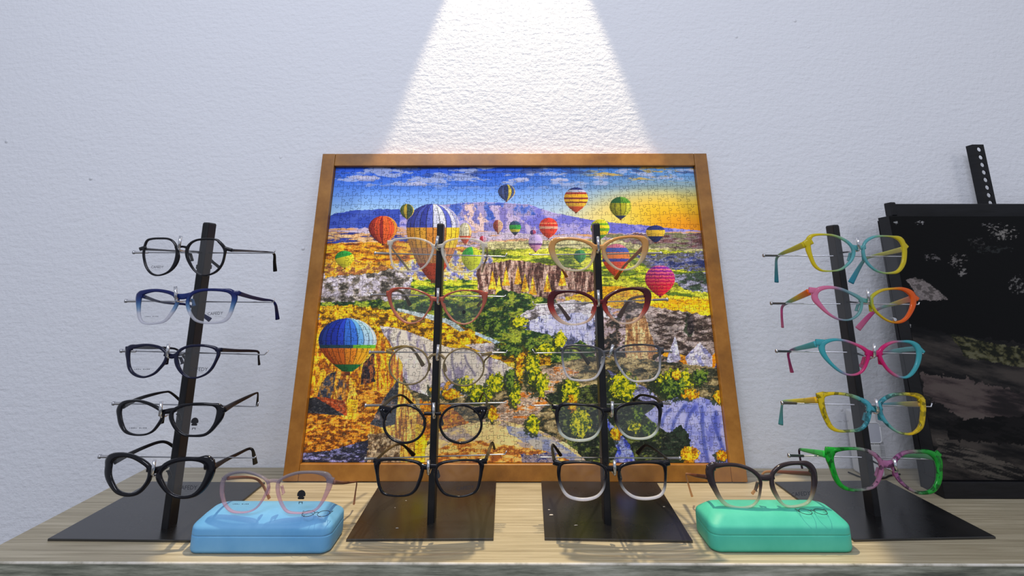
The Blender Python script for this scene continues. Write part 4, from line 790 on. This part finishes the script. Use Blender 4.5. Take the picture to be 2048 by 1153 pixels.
G.append(dict(crop='I', Y=Y3, label='thin smoky grey square glasses, middle arm of the third stand from the left', grad=vgrad([(0, (60, 60, 66, .8)), (.3, (120, 120, 124, .6)), (.6, (214, 214, 216, .5)), (1, (236, 232, 232, .5))]), tgrad=const((60, 58, 60, .85)), th=.003,
    L=dw([(353, 230, 18), (380, 187), (470, 171, 12), (570, 176, 12), (680, 196, 14), (742, 226), (767, 270), (757, 330, 20), (720, 430, 18), (680, 490), (610, 518, 14), (500, 520, 14), (422, 500), (377, 430, 18), (354, 330)], 16),
    R=dw([(907, 230, 18), (960, 192), (1060, 170, 12), (1180, 165, 12), (1285, 177, 14), (1336, 202, 24), (1350, 270, 18), (1350, 370), (1340, 440, 18), (1290, 508), (1190, 528, 14), (1090, 528, 14), (1012, 480), (942, 380, 18), (908, 300, 18)], 16),
    bars=[[(765, 235, 36), (810, 225, 26), (850, 222, 26), (905, 232, 36)], [(358, 200, 26), (315, 200, 36)], [(1340, 205, 46), (1400, 210, 60)]],
    T=[[(1390, 225, 0, 46), (1350, 260, .05, 30), (1310, 280, .09, 40), (1295, 310, .11, 30)], [(325, 205, 0, 26), (420, 195, .045, 20), (500, 205, .08, 24), (545, 260, .10, 30), (615, 355, .135, 44)]],
    marks=[('text', 1195, 440, 40, .15, 'CAFEDY', M_ink2)]))
G.append(dict(crop='I', Y=Y3, label='square glasses with black brow and clear lower rims, fourth arm of the third stand', grad=vgrad([(0, BK), (.42, BK), (.62, (110, 112, 110, .7)), (.78, (226, 232, 220, .55)), (1, (236, 238, 226, .55))]), tgrad=const(BK),
    L=dw([(302, 870, 32), (322, 817, 32), (390, 797, 24), (500, 796, 18), (620, 806, 16), (705, 826, 20), (748, 860, 24), (748, 930, 14), (725, 1030, 14), (675, 1105, 18), (600, 1140, 20), (500, 1148, 20), (405, 1128, 20), (338, 1078, 24), (312, 1000, 24), (300, 930, 28)], 20),
    R=dw([(907, 880, 20), (932, 832, 24), (1000, 802, 26), (1110, 787, 24), (1220, 782, 24), (1305, 796, 38), (1342, 840, 34), (1345, 920, 22), (1338, 1000, 18), (1300, 1078, 20), (1230, 1122, 18), (1130, 1132, 16), (1032, 1112, 18), (962, 1050, 20), (917, 960, 20)], 20),
    bars=[[(755, 845, 50), (810, 842, 50), (850, 840, 50), (910, 842, 50)], [(320, 820, 56), (232, 806, 50)], [(1325, 795, 60), (1392, 782, 56)]],
    T=[[(1375, 765, 0, 36), (1310, 715, .045, 28), (1220, 690, .08, 24), (1150, 690, .10, 24), (1085, 740, .13, 32)], [(240, 795, 0, 28), (205, 765, .07, 22), (165, 725, .12, 26)]]))
G.append(dict(crop='J', Y=Y3, label='square black-topped glasses with thick clear bottoms, lowest arm of the third stand', grad=vgrad([(0, BK), (.45, BK), (.62, (120, 118, 116, .7)), (.78, (232, 228, 226, .6)), (1, (244, 240, 240, .62))]), tgrad=const((24, 22, 26, 1)),
    L=dw([(343, 390, 28), (357, 342, 26), (420, 327, 20), (520, 321, 16), (640, 327, 16), (727, 352, 20), (765, 400, 18), (762, 470, 14), (745, 560, 14), (690, 628, 18), (600, 655, 22), (500, 652, 22), (412, 618, 22), (362, 540, 20), (342, 460, 22)], 20),
    R=dw([(917, 400, 20), (937, 362, 24), (1010, 337, 20), (1130, 324, 18), (1240, 327, 22), (1310, 347, 38), (1333, 390, 24), (1338, 470, 16), (1328, 560, 18), (1290, 622, 20), (1200, 648, 20), (1090, 645, 20), (1012, 612, 20), (952, 550, 20), (920, 470, 20)], 20),
    bars=[[(775, 375, 50), (830, 375, 50), (865, 373, 50), (920, 372, 50)], [(350, 335, 56), (272, 312, 50)], [(1320, 335, 60), (1390, 315, 52)]],
    T=[[(1375, 292, 0, 26), (1320, 245, .045, 22), (1250, 190, .08, 20), (1175, 148, .105, 22), (1140, 160, .115, 28), (1080, 230, .135, 44)], [(282, 300, 0, 34), (270, 240, .05, 30), (262, 170, .09, 26), (275, 150, .10, 22), (345, 250, .135, 34)]]))
cYg = atZ(1494, 1014, .0430).y
G.append(dict(crop='K', Y=cYg, wrap=1.0, label='cat-eye glasses fading from dark brown to clear, standing on top of the mint green case', grad=vgrad([(0, (44, 34, 36, 1)), (.48, (52, 42, 44, 1)), (.66, (130, 110, 90, .8)), (.82, (214, 216, 190, .42)), (1, (232, 236, 224, .36))]), tgrad=stops([(0, (74, 50, 44, .95)), (.5, (120, 70, 50, .85)), (.75, (214, 170, 130, .5)), (1, (230, 200, 160, .35))]), th=.004,
    L=dw([(427, 290, 68), (470, 270, 34), (560, 257, 26), (660, 267, 26), (760, 302, 28), (828, 357, 32), (856, 410, 22), (858, 480, 14), (843, 560, 12), (798, 620, 12), (730, 643, 14), (640, 643, 16), (562, 618, 24), (502, 560, 32), (457, 470, 40), (427, 380, 56)], 24),
    R=dw([(996, 370, 28), (1012, 322, 30), (1070, 273, 30), (1150, 248, 28), (1240, 243, 28), (1305, 262, 48), (1345, 310, 50), (1360, 380, 44), (1360, 450, 38), (1348, 540, 24), (1308, 600, 18), (1230, 628, 14), (1140, 633, 14), (1082, 600, 20), (1040, 530, 30), (1006, 450, 34)], 24),
    bars=[[(852, 362, 56), (905, 368, 56), (945, 366, 56), (998, 352, 56)], [(435, 268, 56), (352, 272, 56)], [(1340, 290, 50), (1385, 300, 40)]],
    T=[[(1375, 330, 0, 42), (1180, 318, .05, 34), (1000, 308, .085, 24), (900, 320, .10, 18), (860, 420, .105, 20), (790, 520, .115, 26)], [(352, 360, 0, 40), (260, 348, .045, 32), (180, 332, .085, 20), (155, 340, .095, 16), (180, 440, .10, 16), (212, 545, .105, 22)]],
    marks=[('text', 1255, 538, 50, -.08)]))
YEL = (228, 208, 40, .82); TEA = (120, 196, 200, .66)
G.append(dict(crop='L', Y=Y4, label='yellow and pale teal translucent glasses on the top arm of the rightmost stand', grad=hgrad([(0, YEL), (.12, YEL), (.3, (180, 208, 150, .7)), (.42, TEA), (.66, TEA), (.8, (200, 210, 120, .7)), (.9, YEL), (1, YEL)]), tgrad=stops([(0, YEL), (.45, (200, 200, 70, .8)), (.7, (110, 150, 150, .85)), (1, (60, 160, 190, .9))]), th=.0042,
    L=dw([(562, 202, 48), (592, 168, 28), (680, 158, 20), (780, 167), (870, 202, 24), (938, 252, 28), (970, 312, 34), (962, 380, 28), (918, 440, 24), (850, 490), (760, 507, 14), (670, 498, 20), (612, 450, 30), (577, 370, 36), (557, 280, 50)], 20),
    R=dw([(1102, 262, 24), (1132, 217, 26), (1200, 182, 24), (1290, 172, 16), (1375, 180, 20), (1436, 212, 48), (1470, 270, 46), (1477, 340, 44), (1466, 430, 42), (1425, 500, 34), (1360, 523, 22), (1280, 523, 16), (1202, 490, 20), (1132, 420, 24), (1100, 340, 28)], 20),
    bars=[[(970, 278, 56), (1020, 282, 50), (1060, 278, 40), (1105, 275, 40)], [(565, 205, 80), (490, 250, 62)], [(1480, 240, 50), (1525, 280, 36)]],
    T=[[(1480, 295, 0, 52), (1360, 325, .04, 42), (1200, 360, .085, 28), (1110, 392, .105, 26), (1050, 470, .12, 34), (960, 632, .14, 52)], [(490, 250, 0, 62), (380, 295, .045, 48), (270, 340, .09, 32), (218, 385, .108, 24), (213, 480, .118, 28), (216, 625, .138, 40)]],
    marks=[('code', 695, 422, 90), ('code', 700, 408, 50)]))
ORG = (240, 104, 26, .9); PNK = (232, 140, 176, .75)
G.append(dict(crop='L', Y=Y4, label='pink, teal, yellow and orange translucent cat-eye glasses on the rightmost stand', grad=hgrad([(0, PNK), (.16, PNK), (.3, (150, 180, 190, .65)), (.52, (130, 200, 190, .62)), (.58, (214, 206, 50, .8)), (.74, (230, 190, 40, .82)), (.88, ORG), (1, ORG)]), tgrad=stops([(0, ORG), (.3, (226, 190, 50, .8)), (.55, (130, 190, 180, .7)), (.75, (214, 90, 150, .85)), (1, (240, 140, 180, .85))]), th=.0042,
    L=dw([(627, 772, 58), (652, 718, 45), (740, 693, 32), (850, 708, 28), (950, 748, 28), (1036, 800, 34), (1056, 850, 24), (1038, 920, 24), (990, 973), (920, 998, 16), (830, 983), (742, 930, 24), (672, 850, 40)], 20),
    R=dw([(1177, 812, 30), (1202, 763, 30), (1280, 718, 26), (1380, 703, 22), (1475, 713, 36), (1545, 762, 58), (1560, 830, 54), (1540, 910, 44), (1497, 980, 36), (1440, 1012, 28), (1360, 1012), (1282, 970), (1212, 900, 24)], 20),
    bars=[[(1050, 800, 54), (1095, 810, 44), (1130, 812, 44), (1178, 805, 50)], [(620, 715, 64), (540, 705, 60)], [(1580, 770, 60), (1632, 800, 40)]],
    T=[[(1570, 790, 0, 58), (1440, 830, .045, 44), (1300, 870, .085, 28), (1210, 910, .108, 28), (1140, 970, .12, 40), (1030, 1095, .14, 52)], [(540, 725, 0, 64), (440, 775, .04, 50), (330, 830, .085, 32), (275, 870, .105, 24), (268, 950, .115, 22), (276, 1078, .135, 26)]], marks=[('rivet', 1388, 998, 16)]))
TQ = (80, 186, 194, .82); MG = (222, 36, 120, .9)
G.append(dict(crop='M', Y=Y4, label='turquoise and magenta translucent cat-eye glasses on the third arm of the rightmost stand', grad=hgrad([(0, TQ), (.14, TQ), (.26, (190, 150, 180, .75)), (.36, (226, 90, 140, .85)), (.46, MG), (.62, MG), (.74, (214, 130, 160, .75)), (.84, TQ), (1, TQ)]), tgrad=stops([(0, TQ), (.45, (120, 196, 196, .7)), (.65, (140, 50, 110, .9)), (1, (222, 90, 150, .85))]), th=.0042,
    L=dw([(697, 172, 58), (722, 137, 40), (800, 113, 26), (900, 123, 24), (1000, 158, 26), (1078, 203, 34), (1112, 250, 40), (1108, 320, 28), (1068, 400, 26), (1010, 438), (930, 440), (852, 400, 26), (772, 330, 30), (712, 242, 45)], 20),
    R=dw([(1267, 242, 40), (1302, 183, 34), (1380, 138, 24), (1470, 128, 20), (1556, 143, 36), (1605, 192, 58), (1620, 260, 50), (1602, 350, 42), (1557, 430, 34), (1500, 468, 22), (1420, 448, 28), (1342, 390, 28), (1287, 310, 30)], 20),
    bars=[[(1110, 225, 66), (1170, 240, 56), (1210, 240, 56), (1270, 225, 60)], [(690, 130, 64), (608, 125, 64)], [(1640, 190, 50), (1692, 225, 28)]],
    T=[[(1620, 190, 0, 46), (1500, 200, .04, 44), (1370, 220, .075, 36), (1270, 240, .10, 28), (1140, 290, .12, 28), (1060, 375, .14, 50)], [(610, 145, 0, 62), (500, 172, .04, 48), (390, 200, .085, 34), (335, 235, .105, 24), (345, 320, .115, 24), (370, 425, .135, 36)]]))
G.append(dict(crop='M', Y=Y4, facet=True, label='square mottled yellow and teal faceted glasses on the fourth arm of the rightmost stand', grad=hgrad([(0, (236, 206, 30, .95)), (.14, (236, 206, 30, .92)), (.26, (196, 206, 130, .7)), (.4, (90, 186, 200, .82)), (.6, (90, 186, 200, .82)), (.74, (170, 206, 170, .7)), (.86, (236, 196, 20, .92)), (1, (236, 206, 30, .95))]), tgrad=stops([(0, (226, 180, 40, .85)), (.5, (196, 190, 80, .8)), (.72, (110, 160, 160, .8)), (1, (90, 180, 200, .9))]), th=.0048,
    L=dw([(692, 690, 58), (732, 662, 36), (820, 653, 26), (930, 668, 30), (1038, 712, 40), (1115, 770, 50), (1122, 850, 40), (1098, 930, 38), (1040, 988, 30), (950, 1003, 24), (850, 1003, 26), (782, 968, 40), (742, 900, 44), (706, 800, 50)], 24),
    R=dw([(1267, 762, 36), (1302, 712, 36), (1380, 673, 34), (1470, 658, 26), (1565, 668, 36), (1635, 702, 58), (1660, 780, 50), (1655, 880, 48), (1636, 968, 46), (1578, 1028, 24), (1500, 1033, 22), (1422, 1008, 22), (1342, 940, 30), (1282, 850, 34)], 24),
    bars=[[(1125, 785, 76), (1175, 795, 60), (1215, 795, 60), (1268, 780, 56)], [(690, 650, 60), (618, 662, 50)], [(1640, 690, 60), (1690, 720, 50)]],
    T=[[(1650, 745, 0, 50), (1520, 745, .045, 46), (1380, 748, .08, 36), (1290, 752, .10, 30)], [(615, 705, 0, 62), (500, 712, .045, 48), (370, 716, .085, 36), (285, 722, .108, 26), (268, 780, .115, 22), (258, 950, .138, 46)]],
    marks=[('code', 880, 922, 110), ('code', 905, 908, 60)]))
GRN = (30, 176, 50, .9); PK2 = (206, 140, 176, .66)
G.append(dict(crop='N', Y=Y4, facet=True, label='square mottled green and pink faceted glasses on the lowest arm of the rightmost stand', grad=hgrad([(0, GRN), (.16, GRN), (.28, (150, 170, 150, .7)), (.42, PK2), (.62, (196, 120, 176, .75)), (.74, (170, 150, 150, .7)), (.84, (40, 160, 60, .9)), (1, GRN)]), tgrad=stops([(0, (40, 176, 66, .85)), (.62, (50, 150, 70, .85)), (.7, (40, 20, 50, 1)), (1, (60, 30, 50, 1))]), th=.0048,
    L=dw([(407, 242, 58), (432, 208, 34), (520, 193, 20), (620, 198, 22), (698, 233, 30), (746, 282, 30), (756, 340, 30), (738, 410, 26), (700, 463, 22), (630, 486, 16), (550, 486, 20), (482, 458, 30), (442, 400, 36), (414, 312, 40)], 22),
    R=dw([(882, 300, 30), (903, 258, 30), (960, 223, 24), (1050, 215, 24), (1126, 228, 36), (1174, 272, 54), (1190, 340, 44), (1187, 420, 42), (1156, 480, 38), (1110, 506, 24), (1040, 503), (962, 460, 22), (902, 390, 26)], 22),
    bars=[[(760, 290, 60), (800, 300, 54), (835, 300, 54), (882, 290, 56)], [(415, 205, 64), (345, 195, 54)], [(1180, 215, 50), (1215, 240, 40)]],
    T=[[(1180, 255, 0, 40), (1090, 240, .04, 32), (980, 240, .075, 26), (890, 262, .10, 20), (872, 360, .12, 20)], [(340, 225, 0, 50), (260, 208, .045, 36), (180, 194, .09, 24), (148, 192, .108, 16), (150, 240, .115, 14), (168, 330, .135, 16)]]))
for d in G:
    glasses(d)

# ------------------------------------------------------------------ glasses cases
def case(name, label, cx_, cy_, wd, dp, m, rot, mark_px):
    t = thing(name, label, 'glasses case', (cx_, cy_, 0), 'closed glasses cases on the table')
    R = Matrix.Translation((cx_, cy_, 0)) @ Matrix.Rotation(rot, 4, 'Z')
    def rings(lv): return [rrect(wd - 2 * i, dp - 2 * i, max(.004, r), z * 1.108, 8) for z, i, r in lv]
    vs, fs = loft(rings([(0, .0035, .010), (.0012, .0012, .012), (.004, 0, .013), (.0160, 0, .013), (.0174, 0, .013), (.0178, .0004, .0125)])); part('case_base', xf(vs, R), fs, m, t, smooth=False).data.polygons.foreach_set('use_smooth', [len(f) == 4 for f in fs])
    vs, fs = loft(rings([(.0179, .0004, .0125), (.0182, 0, .013), (.0196, 0, .013), (.0240, .0002, .013), (.0258, .0008, .013), (.0276, .0022, .014), (.0330, .0085, .015), (.0348, .0112, .015), (.0361, .0145, .014), (.0370, .0185, .011), (.0374, .0215, .009), (.0376, .0245, .006)])); part('case_lid', xf(vs, R), fs, m, t).data.polygons.foreach_set('use_smooth', [len(f) == 4 for f in fs])
    # printed line drawing of spectacles on the lid
    c = atZ(*mark_px[0], .0424); s = mark_px[1]; lst = []
    def seg(pts): lst.append(tube([Vector((c.x + x * s, c.y + y * s, .0424)) for x, y in pts], .00032, 5))
    for sx in (-1, 1):
        seg([(sx * .55 + .42 * math.cos(a) , .46 * math.sin(a)) for a in [math.pi * 2 * k / 22 for k in range(23)]])
        seg([(sx * .9, .3), (sx * 1.08, .42), (sx * 1.0, .0)])
    seg([(-.16, .12), (0, .25), (.16, .12)])
    V_, F_ = join(*lst); part('printed_glasses_drawing', V_, F_, M_ink2, t)
case('glasses_case', 'sky blue hard glasses case at the foot of the leftmost stand', -.3165, .7355, .177, .063, M_blue, 0.0, ((632, 1028), .0175))
case('glasses_case', 'mint green hard glasses case at the foot of the rightmost stand', .3335, .7415, .179, .064, M_teal, 0.0, ((1626, 1024), .0175))

# ------------------------------------------------------------------ easel with a dark painting
ez = 0.0; cl = atZ(1890, 999, 0.0)
top = atY(1776, 433, 0.925)
px0, py0 = cl.x, cl.y
ea = thing('tabletop_easel', 'black tabletop easel with holed centre mast standing against the wall at the right edge', 'easel', (px0 + .22, py0 + .07, 0))
EL, ER = .690, 1.20
lean2 = math.atan2(.885 - py0 - .006, .4135)
uz2 = Vector((0, math.sin(lean2), math.cos(lean2))); un2 = Vector((0, math.cos(lean2), -math.sin(lean2)))
def EM(x0_, y0_, z0_): return Matrix(((1, 0, 0, x0_), (0, un2.y, uz2.y, y0_), (0, un2.z, uz2.z, z0_), (0, 0, 0, 1)))
ZB = .024; E0 = EM(0, py0 + .006, ZB)
# ledge that carries the canvas, with feet
vs, fs = boxvf((px0, py0, 0.0), (ER, py0 + .045, ZB - .0008), .0008); part('ledge', vs, fs, M_easel, ea)
# upper clamp bar behind the top of the canvas, side upright, mast
qb = atY(1788, 432, .918); qt = atY(1788, 408, .918)
vs, fs = boxvf((qb.x, .918, qb.z - .030), (ER - .02, .932, qt.z), .001); part('top_bar', vs, fs, M_easel, ea)
vs, fs = boxvf((qb.x - .004, .916, qt.z - .022), (qb.x + .006, .934, qt.z + .003), .002); part('bar_end', vs, fs, M_easel, ea)
# mast: a hollow-looking bar with a column of holes, built as real holes through a plate
mb, mt_ = atY(1972, 430, .957), atY(1956, 292, .968)
mxb, mxt = mb.x, mt_.x; mzt = mt_.z; mw = .0098
holes = [.010, .026, .041, .056, .071, .086, .101, .116]
import bmesh
def mast_mesh():
    V_, F_ = [], []
    x0_, x1_ = -mw, mw; yf, yb = .957, .9572
    zs = [0.0] + sum([[mzt - h - .0055, mzt - h + .0055] for h in holes[::-1]], []) + [mzt]
    zs[0] = 0.02
    hr = .0046; n = 16
    def quad(a, b, c, d): i = len(V_); V_.extend([a, b, c, d]); F_.append((i, i + 1, i + 2, i + 3))
    for yy in (.957, .960):
        for i in range(len(zs) - 1):
            z0_, z1_ = zs[i], zs[i + 1]
            if i % 2 == 0: quad((x0_, yy, z0_), (x1_, yy, z0_), (x1_, yy, z1_), (x0_, yy, z1_))
            else:
                zc = (z0_ + z1_) / 2; ring = [(hr * math.cos(2 * math.pi * k / n + math.pi / n), hr * math.sin(2 * math.pi * k / n + math.pi / n)) for k in range(n)]
                def proj(x, z):
                    s_ = min(mw / max(abs(x), 1e-9), .0055 / max(abs(z), 1e-9)); return x * s_, z * s_
                b0 = len(V_)
                for x, z in ring: V_.append((x, yy, zc + z)); px_, pz_ = proj(x, z); V_.append((px_, yy, zc + pz_))
                for k in range(n): j = (k + 1) % n; F_.append((b0 + 2 * k, b0 + 2 * k + 1, b0 + 2 * j + 1, b0 + 2 * j))
                for sx in (-1, 1):
                    for sz in (-1, 1):
                        ks = [k for k in range(n) if ring[k][0] * sx > 0 and ring[k][1] * sz > 0]; ks.sort(key=lambda k: abs(ring[k][0]))
                        for a_, c_ in zip(ks, ks[1:]):
                            pa, pc = proj(*ring[a_]), proj(*ring[c_])
                            if abs(abs(pa[0]) - mw) > 1e-6 and abs(abs(pc[0]) - mw) < 1e-6: i0 = len(V_); V_.append((sx * mw, yy, zc + sz * .0055)); F_.append((b0 + 2 * a_ + 1, i0, b0 + 2 * c_ + 1))
                if yy < .96:
                    for k in range(n):
                        j = (k + 1) % n; quad((ring[k][0], .957, zc + ring[k][1]), (ring[j][0], .957, zc + ring[j][1]), (ring[j][0], .960, zc + ring[j][1]), (ring[k][0], .960, zc + ring[k][1]))
    quad((x1_, .957, .02), (x1_, .960, .02), (x1_, .960, mzt), (x1_, .957, mzt)); quad((x0_, .957, mzt), (x1_, .957, mzt), (x1_, .960, mzt), (x0_, .960, mzt)); quad((x0_, .957, .02), (x1_, .957, .02), (x1_, .960, .02), (x0_, .960, .02))
    vb, fb = boxvf((x0_ - .0025, .957, .02), (x0_, .972, mzt)); o_ = len(V_); V_.extend(vb); F_.extend([tuple(i + o_ for i in f) for f in fb])
    return V_, F_
V_, F_ = mast_mesh(); mcx = (mxb + mxt) / 2 + .0028
part('mast', [Vector((v[0] + mcx, v[1], v[2])) for v in V_], F_, M_easel, ea)
vs, fs = boxvf((mcx - .012, py0 + .0455, .003), (mcx + .012, .957, .020), .001); part('foot', vs, fs, M_easel, ea)
# left upright behind the canvas: it widens towards the foot as the canvas leans away from it
uf, ut, ub = py0 + .0335, py0 + .0335 + .41 * math.sin(lean2), .9135
vs = [(px0, uf, ZB), (px0, ub, ZB), (px0 + .014, ub, ZB), (px0 + .014, uf, ZB), (px0, ut, ZB + .408), (px0, ub, ZB + .408), (px0 + .014, ub, ZB + .408), (px0 + .014, ut, ZB + .408)]
part('side_foot', *boxvf((px0, py0 + .0455, 0), (px0 + .014, ub, ZB)), M_easel, ea)
# painting
cv = thing('painting', 'dark unframed painting with grey and brown brush strokes, standing on the black easel', 'painting', (px0 + .2, py0 + .01, ZB))
W2, H2 = ER - px0 - .03, .4140
TP = .026
slab = [(px0, 0, 0), (px0 + W2, 0, 0), (px0, .0, H2), (px0 + W2, .0, H2), (px0, TP, 0), (px0 + W2, TP, 0), (px0, TP, H2), (px0 + W2, TP, H2)]
V_ = xf(slab, E0); part('canvas_body', V_, [(0, 1, 3, 2), (4, 6, 7, 5), (0, 4, 5, 1), (2, 3, 7, 6), (0, 2, 6, 4), (1, 5, 7, 3)], M_easel, cv)
def paint_dark(X, Y, U, V):
    p = Painter(X, Y); p.C[:] = (3, 3, 4); p.Y = Y - .22 * X
    p.tex(polymask(X, Y, [(1780, 640), (1900, 668), (2060, 690), (2200, 720), (2200, 1100), (1820, 1100)], 5), [(10, 10, 12), (36, 33, 32), (64, 58, 54)], 150, 30, 101, sharp=.5, ps=[.42, .62])
    p.tex(polymask(X, Y, [(1840, 745), (1940, 760), (2100, 800), (2200, 840), (2200, 880), (1960, 860), (1850, 790)], 8), [(30, 26, 27), (66, 54, 54), (84, 74, 70)], 110, 22, 102, sharp=.5)
    p.tex(polymask(X, Y, [(1900, 668), (2000, 690), (2200, 720), (2200, 740), (2040, 735), (1930, 715)], 3), [(22, 24, 16), (66, 64, 40), (90, 88, 66)], 14, 8, 103, ps=[.45, .62])
    p.tex(polymask(X, Y, [(1870, 875), (1960, 905), (2060, 945), (2200, 980), (2200, 1000), (1990, 965), (1880, 915)], 4), [(20, 19, 20), (60, 56, 52), (78, 72, 66)], 40, 5, 104, sharp=.3)
    p.tex(polymask(X, Y, [(1890, 840), (2100, 830), (2200, 860), (2200, 900), (1900, 880)], 6), [(4, 4, 5), (18, 16, 17)], 40, 10, 105)
    p.tex(polymask(X, Y, [(1812, 560), (1830, 555), (1850, 562), (1872, 578), (1897, 600), (1838, 602), (1826, 580)], 2), [(110, 102, 100), (140, 130, 128), (80, 74, 72)], 12, 6, 106)
    for cx_, cy_, rx, ry, c in ((2005, 465, 26, 16, (120, 116, 112)), (1915, 522, 18, 16, (96, 92, 90)), (1865, 515, 16, 8, (84, 80, 80)), (2040, 570, 20, 18, (96, 94, 92)), (1955, 485, 18, 10, (50, 48, 48)), (1840, 446, 14, 3, (140, 138, 138)), (1791, 446, 4, 3, (150, 150, 150)), (1974, 450, 12, 3, (90, 88, 88)), (1925, 545, 9, 7, (110, 106, 104)), (1985, 500, 36, 7, (36, 38, 38)), (1820, 655, 2, 6, (190, 190, 190))):
        e = 1 - ((X - cx_) / rx) ** 2 - ((Y - cy_) / ry) ** 2 + (fbm(X / 5, Y / 3, cx_ % 50, 4) - .55) * 5.5; p.put(sstep(.3, 1.2, e) * (((X - cx_) / rx) ** 2 + ((Y - cy_) / ry) ** 2 < 1.6), c)
    return p.C, fbm(X / 6, Y / 3, 5)
M_paint = print_mat('dark_oil_paint', 0.5, 0.2, spec=.15)
picture_mesh('painted_face', E0 @ Vector((px0 + .0012, -.0004, .0004)), ux, uz2, W2 - .002, H2 - .001, 420, 400, paint_dark, M_paint, cv)
part('side_upright', vs, [(0, 3, 2, 1), (4, 5, 6, 7), (0, 1, 5, 4), (1, 2, 6, 5), (2, 3, 7, 6), (3, 0, 4, 7)], M_easel, ea)

# ------------------------------------------------------------------ small white device behind the rightmost stand, and its cable
dx0, dx1, dyf = .5960, .6320, .950
t = thing('white_speaker', 'small white plastic speaker box with rounded window, behind the rightmost stand', 'speaker', ((dx0 + dx1) / 2, dyf, 0))
zt = atY(1752, 826, dyf).z
vs, fs = boxvf((dx0, dyf, 0), (dx1, dyf + .032, zt), .004); part('housing', vs, fs, M_device, t, smooth=False)
wc = atY(1747, 866, dyf); rg = [Vector((wc.x + v.x - .0015, dyf - .0008, wc.z + v.y)) for v in rrect(.027, .032, .006, 0)]
part('window', rg, [tuple(range(len(rg)))[::-1]], M_devwin, t)
vs, fs = tube(rg + [rg[0]], .0009, 8); part('window_rim', vs, fs, M_device, t, smooth=True)
V4, F4 = text_mesh('By Sound', .0058); tc_ = atY(1754, 889, dyf); part('printed_lettering', [Vector((tc_.x + v.x, dyf - .0003, tc_.z + v.y)) for v in V4], F4, M_ink, t)
V_, F_ = [], []
gc = atY(1756, 905, dyf)
for i in range(11):
    for j in range(7):
        c = Vector((gc.x + (i - 5.6) * .0025, dyf - .0002, gc.z + (j - 3) * .0026)); n0 = len(V_)
        V_ += [c + Vector((.0006 * math.cos(a), 0, .0006 * math.sin(a))) for a in [k * math.pi / 3 for k in range(6)]]; F_.append(tuple(range(n0, n0 + 6)))
part('grille', V_, F_, M_ink, t)
cb = [atZ(1696, 945, .003), atZ(1706, 949, .002), atZ(1722, 955, .0015), atZ(1745, 958, .0015), atZ(1768, 957, .0015), atZ(1780, 952, .0015), atZ(1800, 949, .0015)]
vs, fs = tube(crom([tuple(v) for v in cb], 36, closed=False), .0013, 8); o = link('power_cable', mesh('power_cable', vs, fs), M_cable, smooth=True)
o['label'] = 'thin dark cable lying on the table in front of the white speaker box'; o['category'] = 'cable'
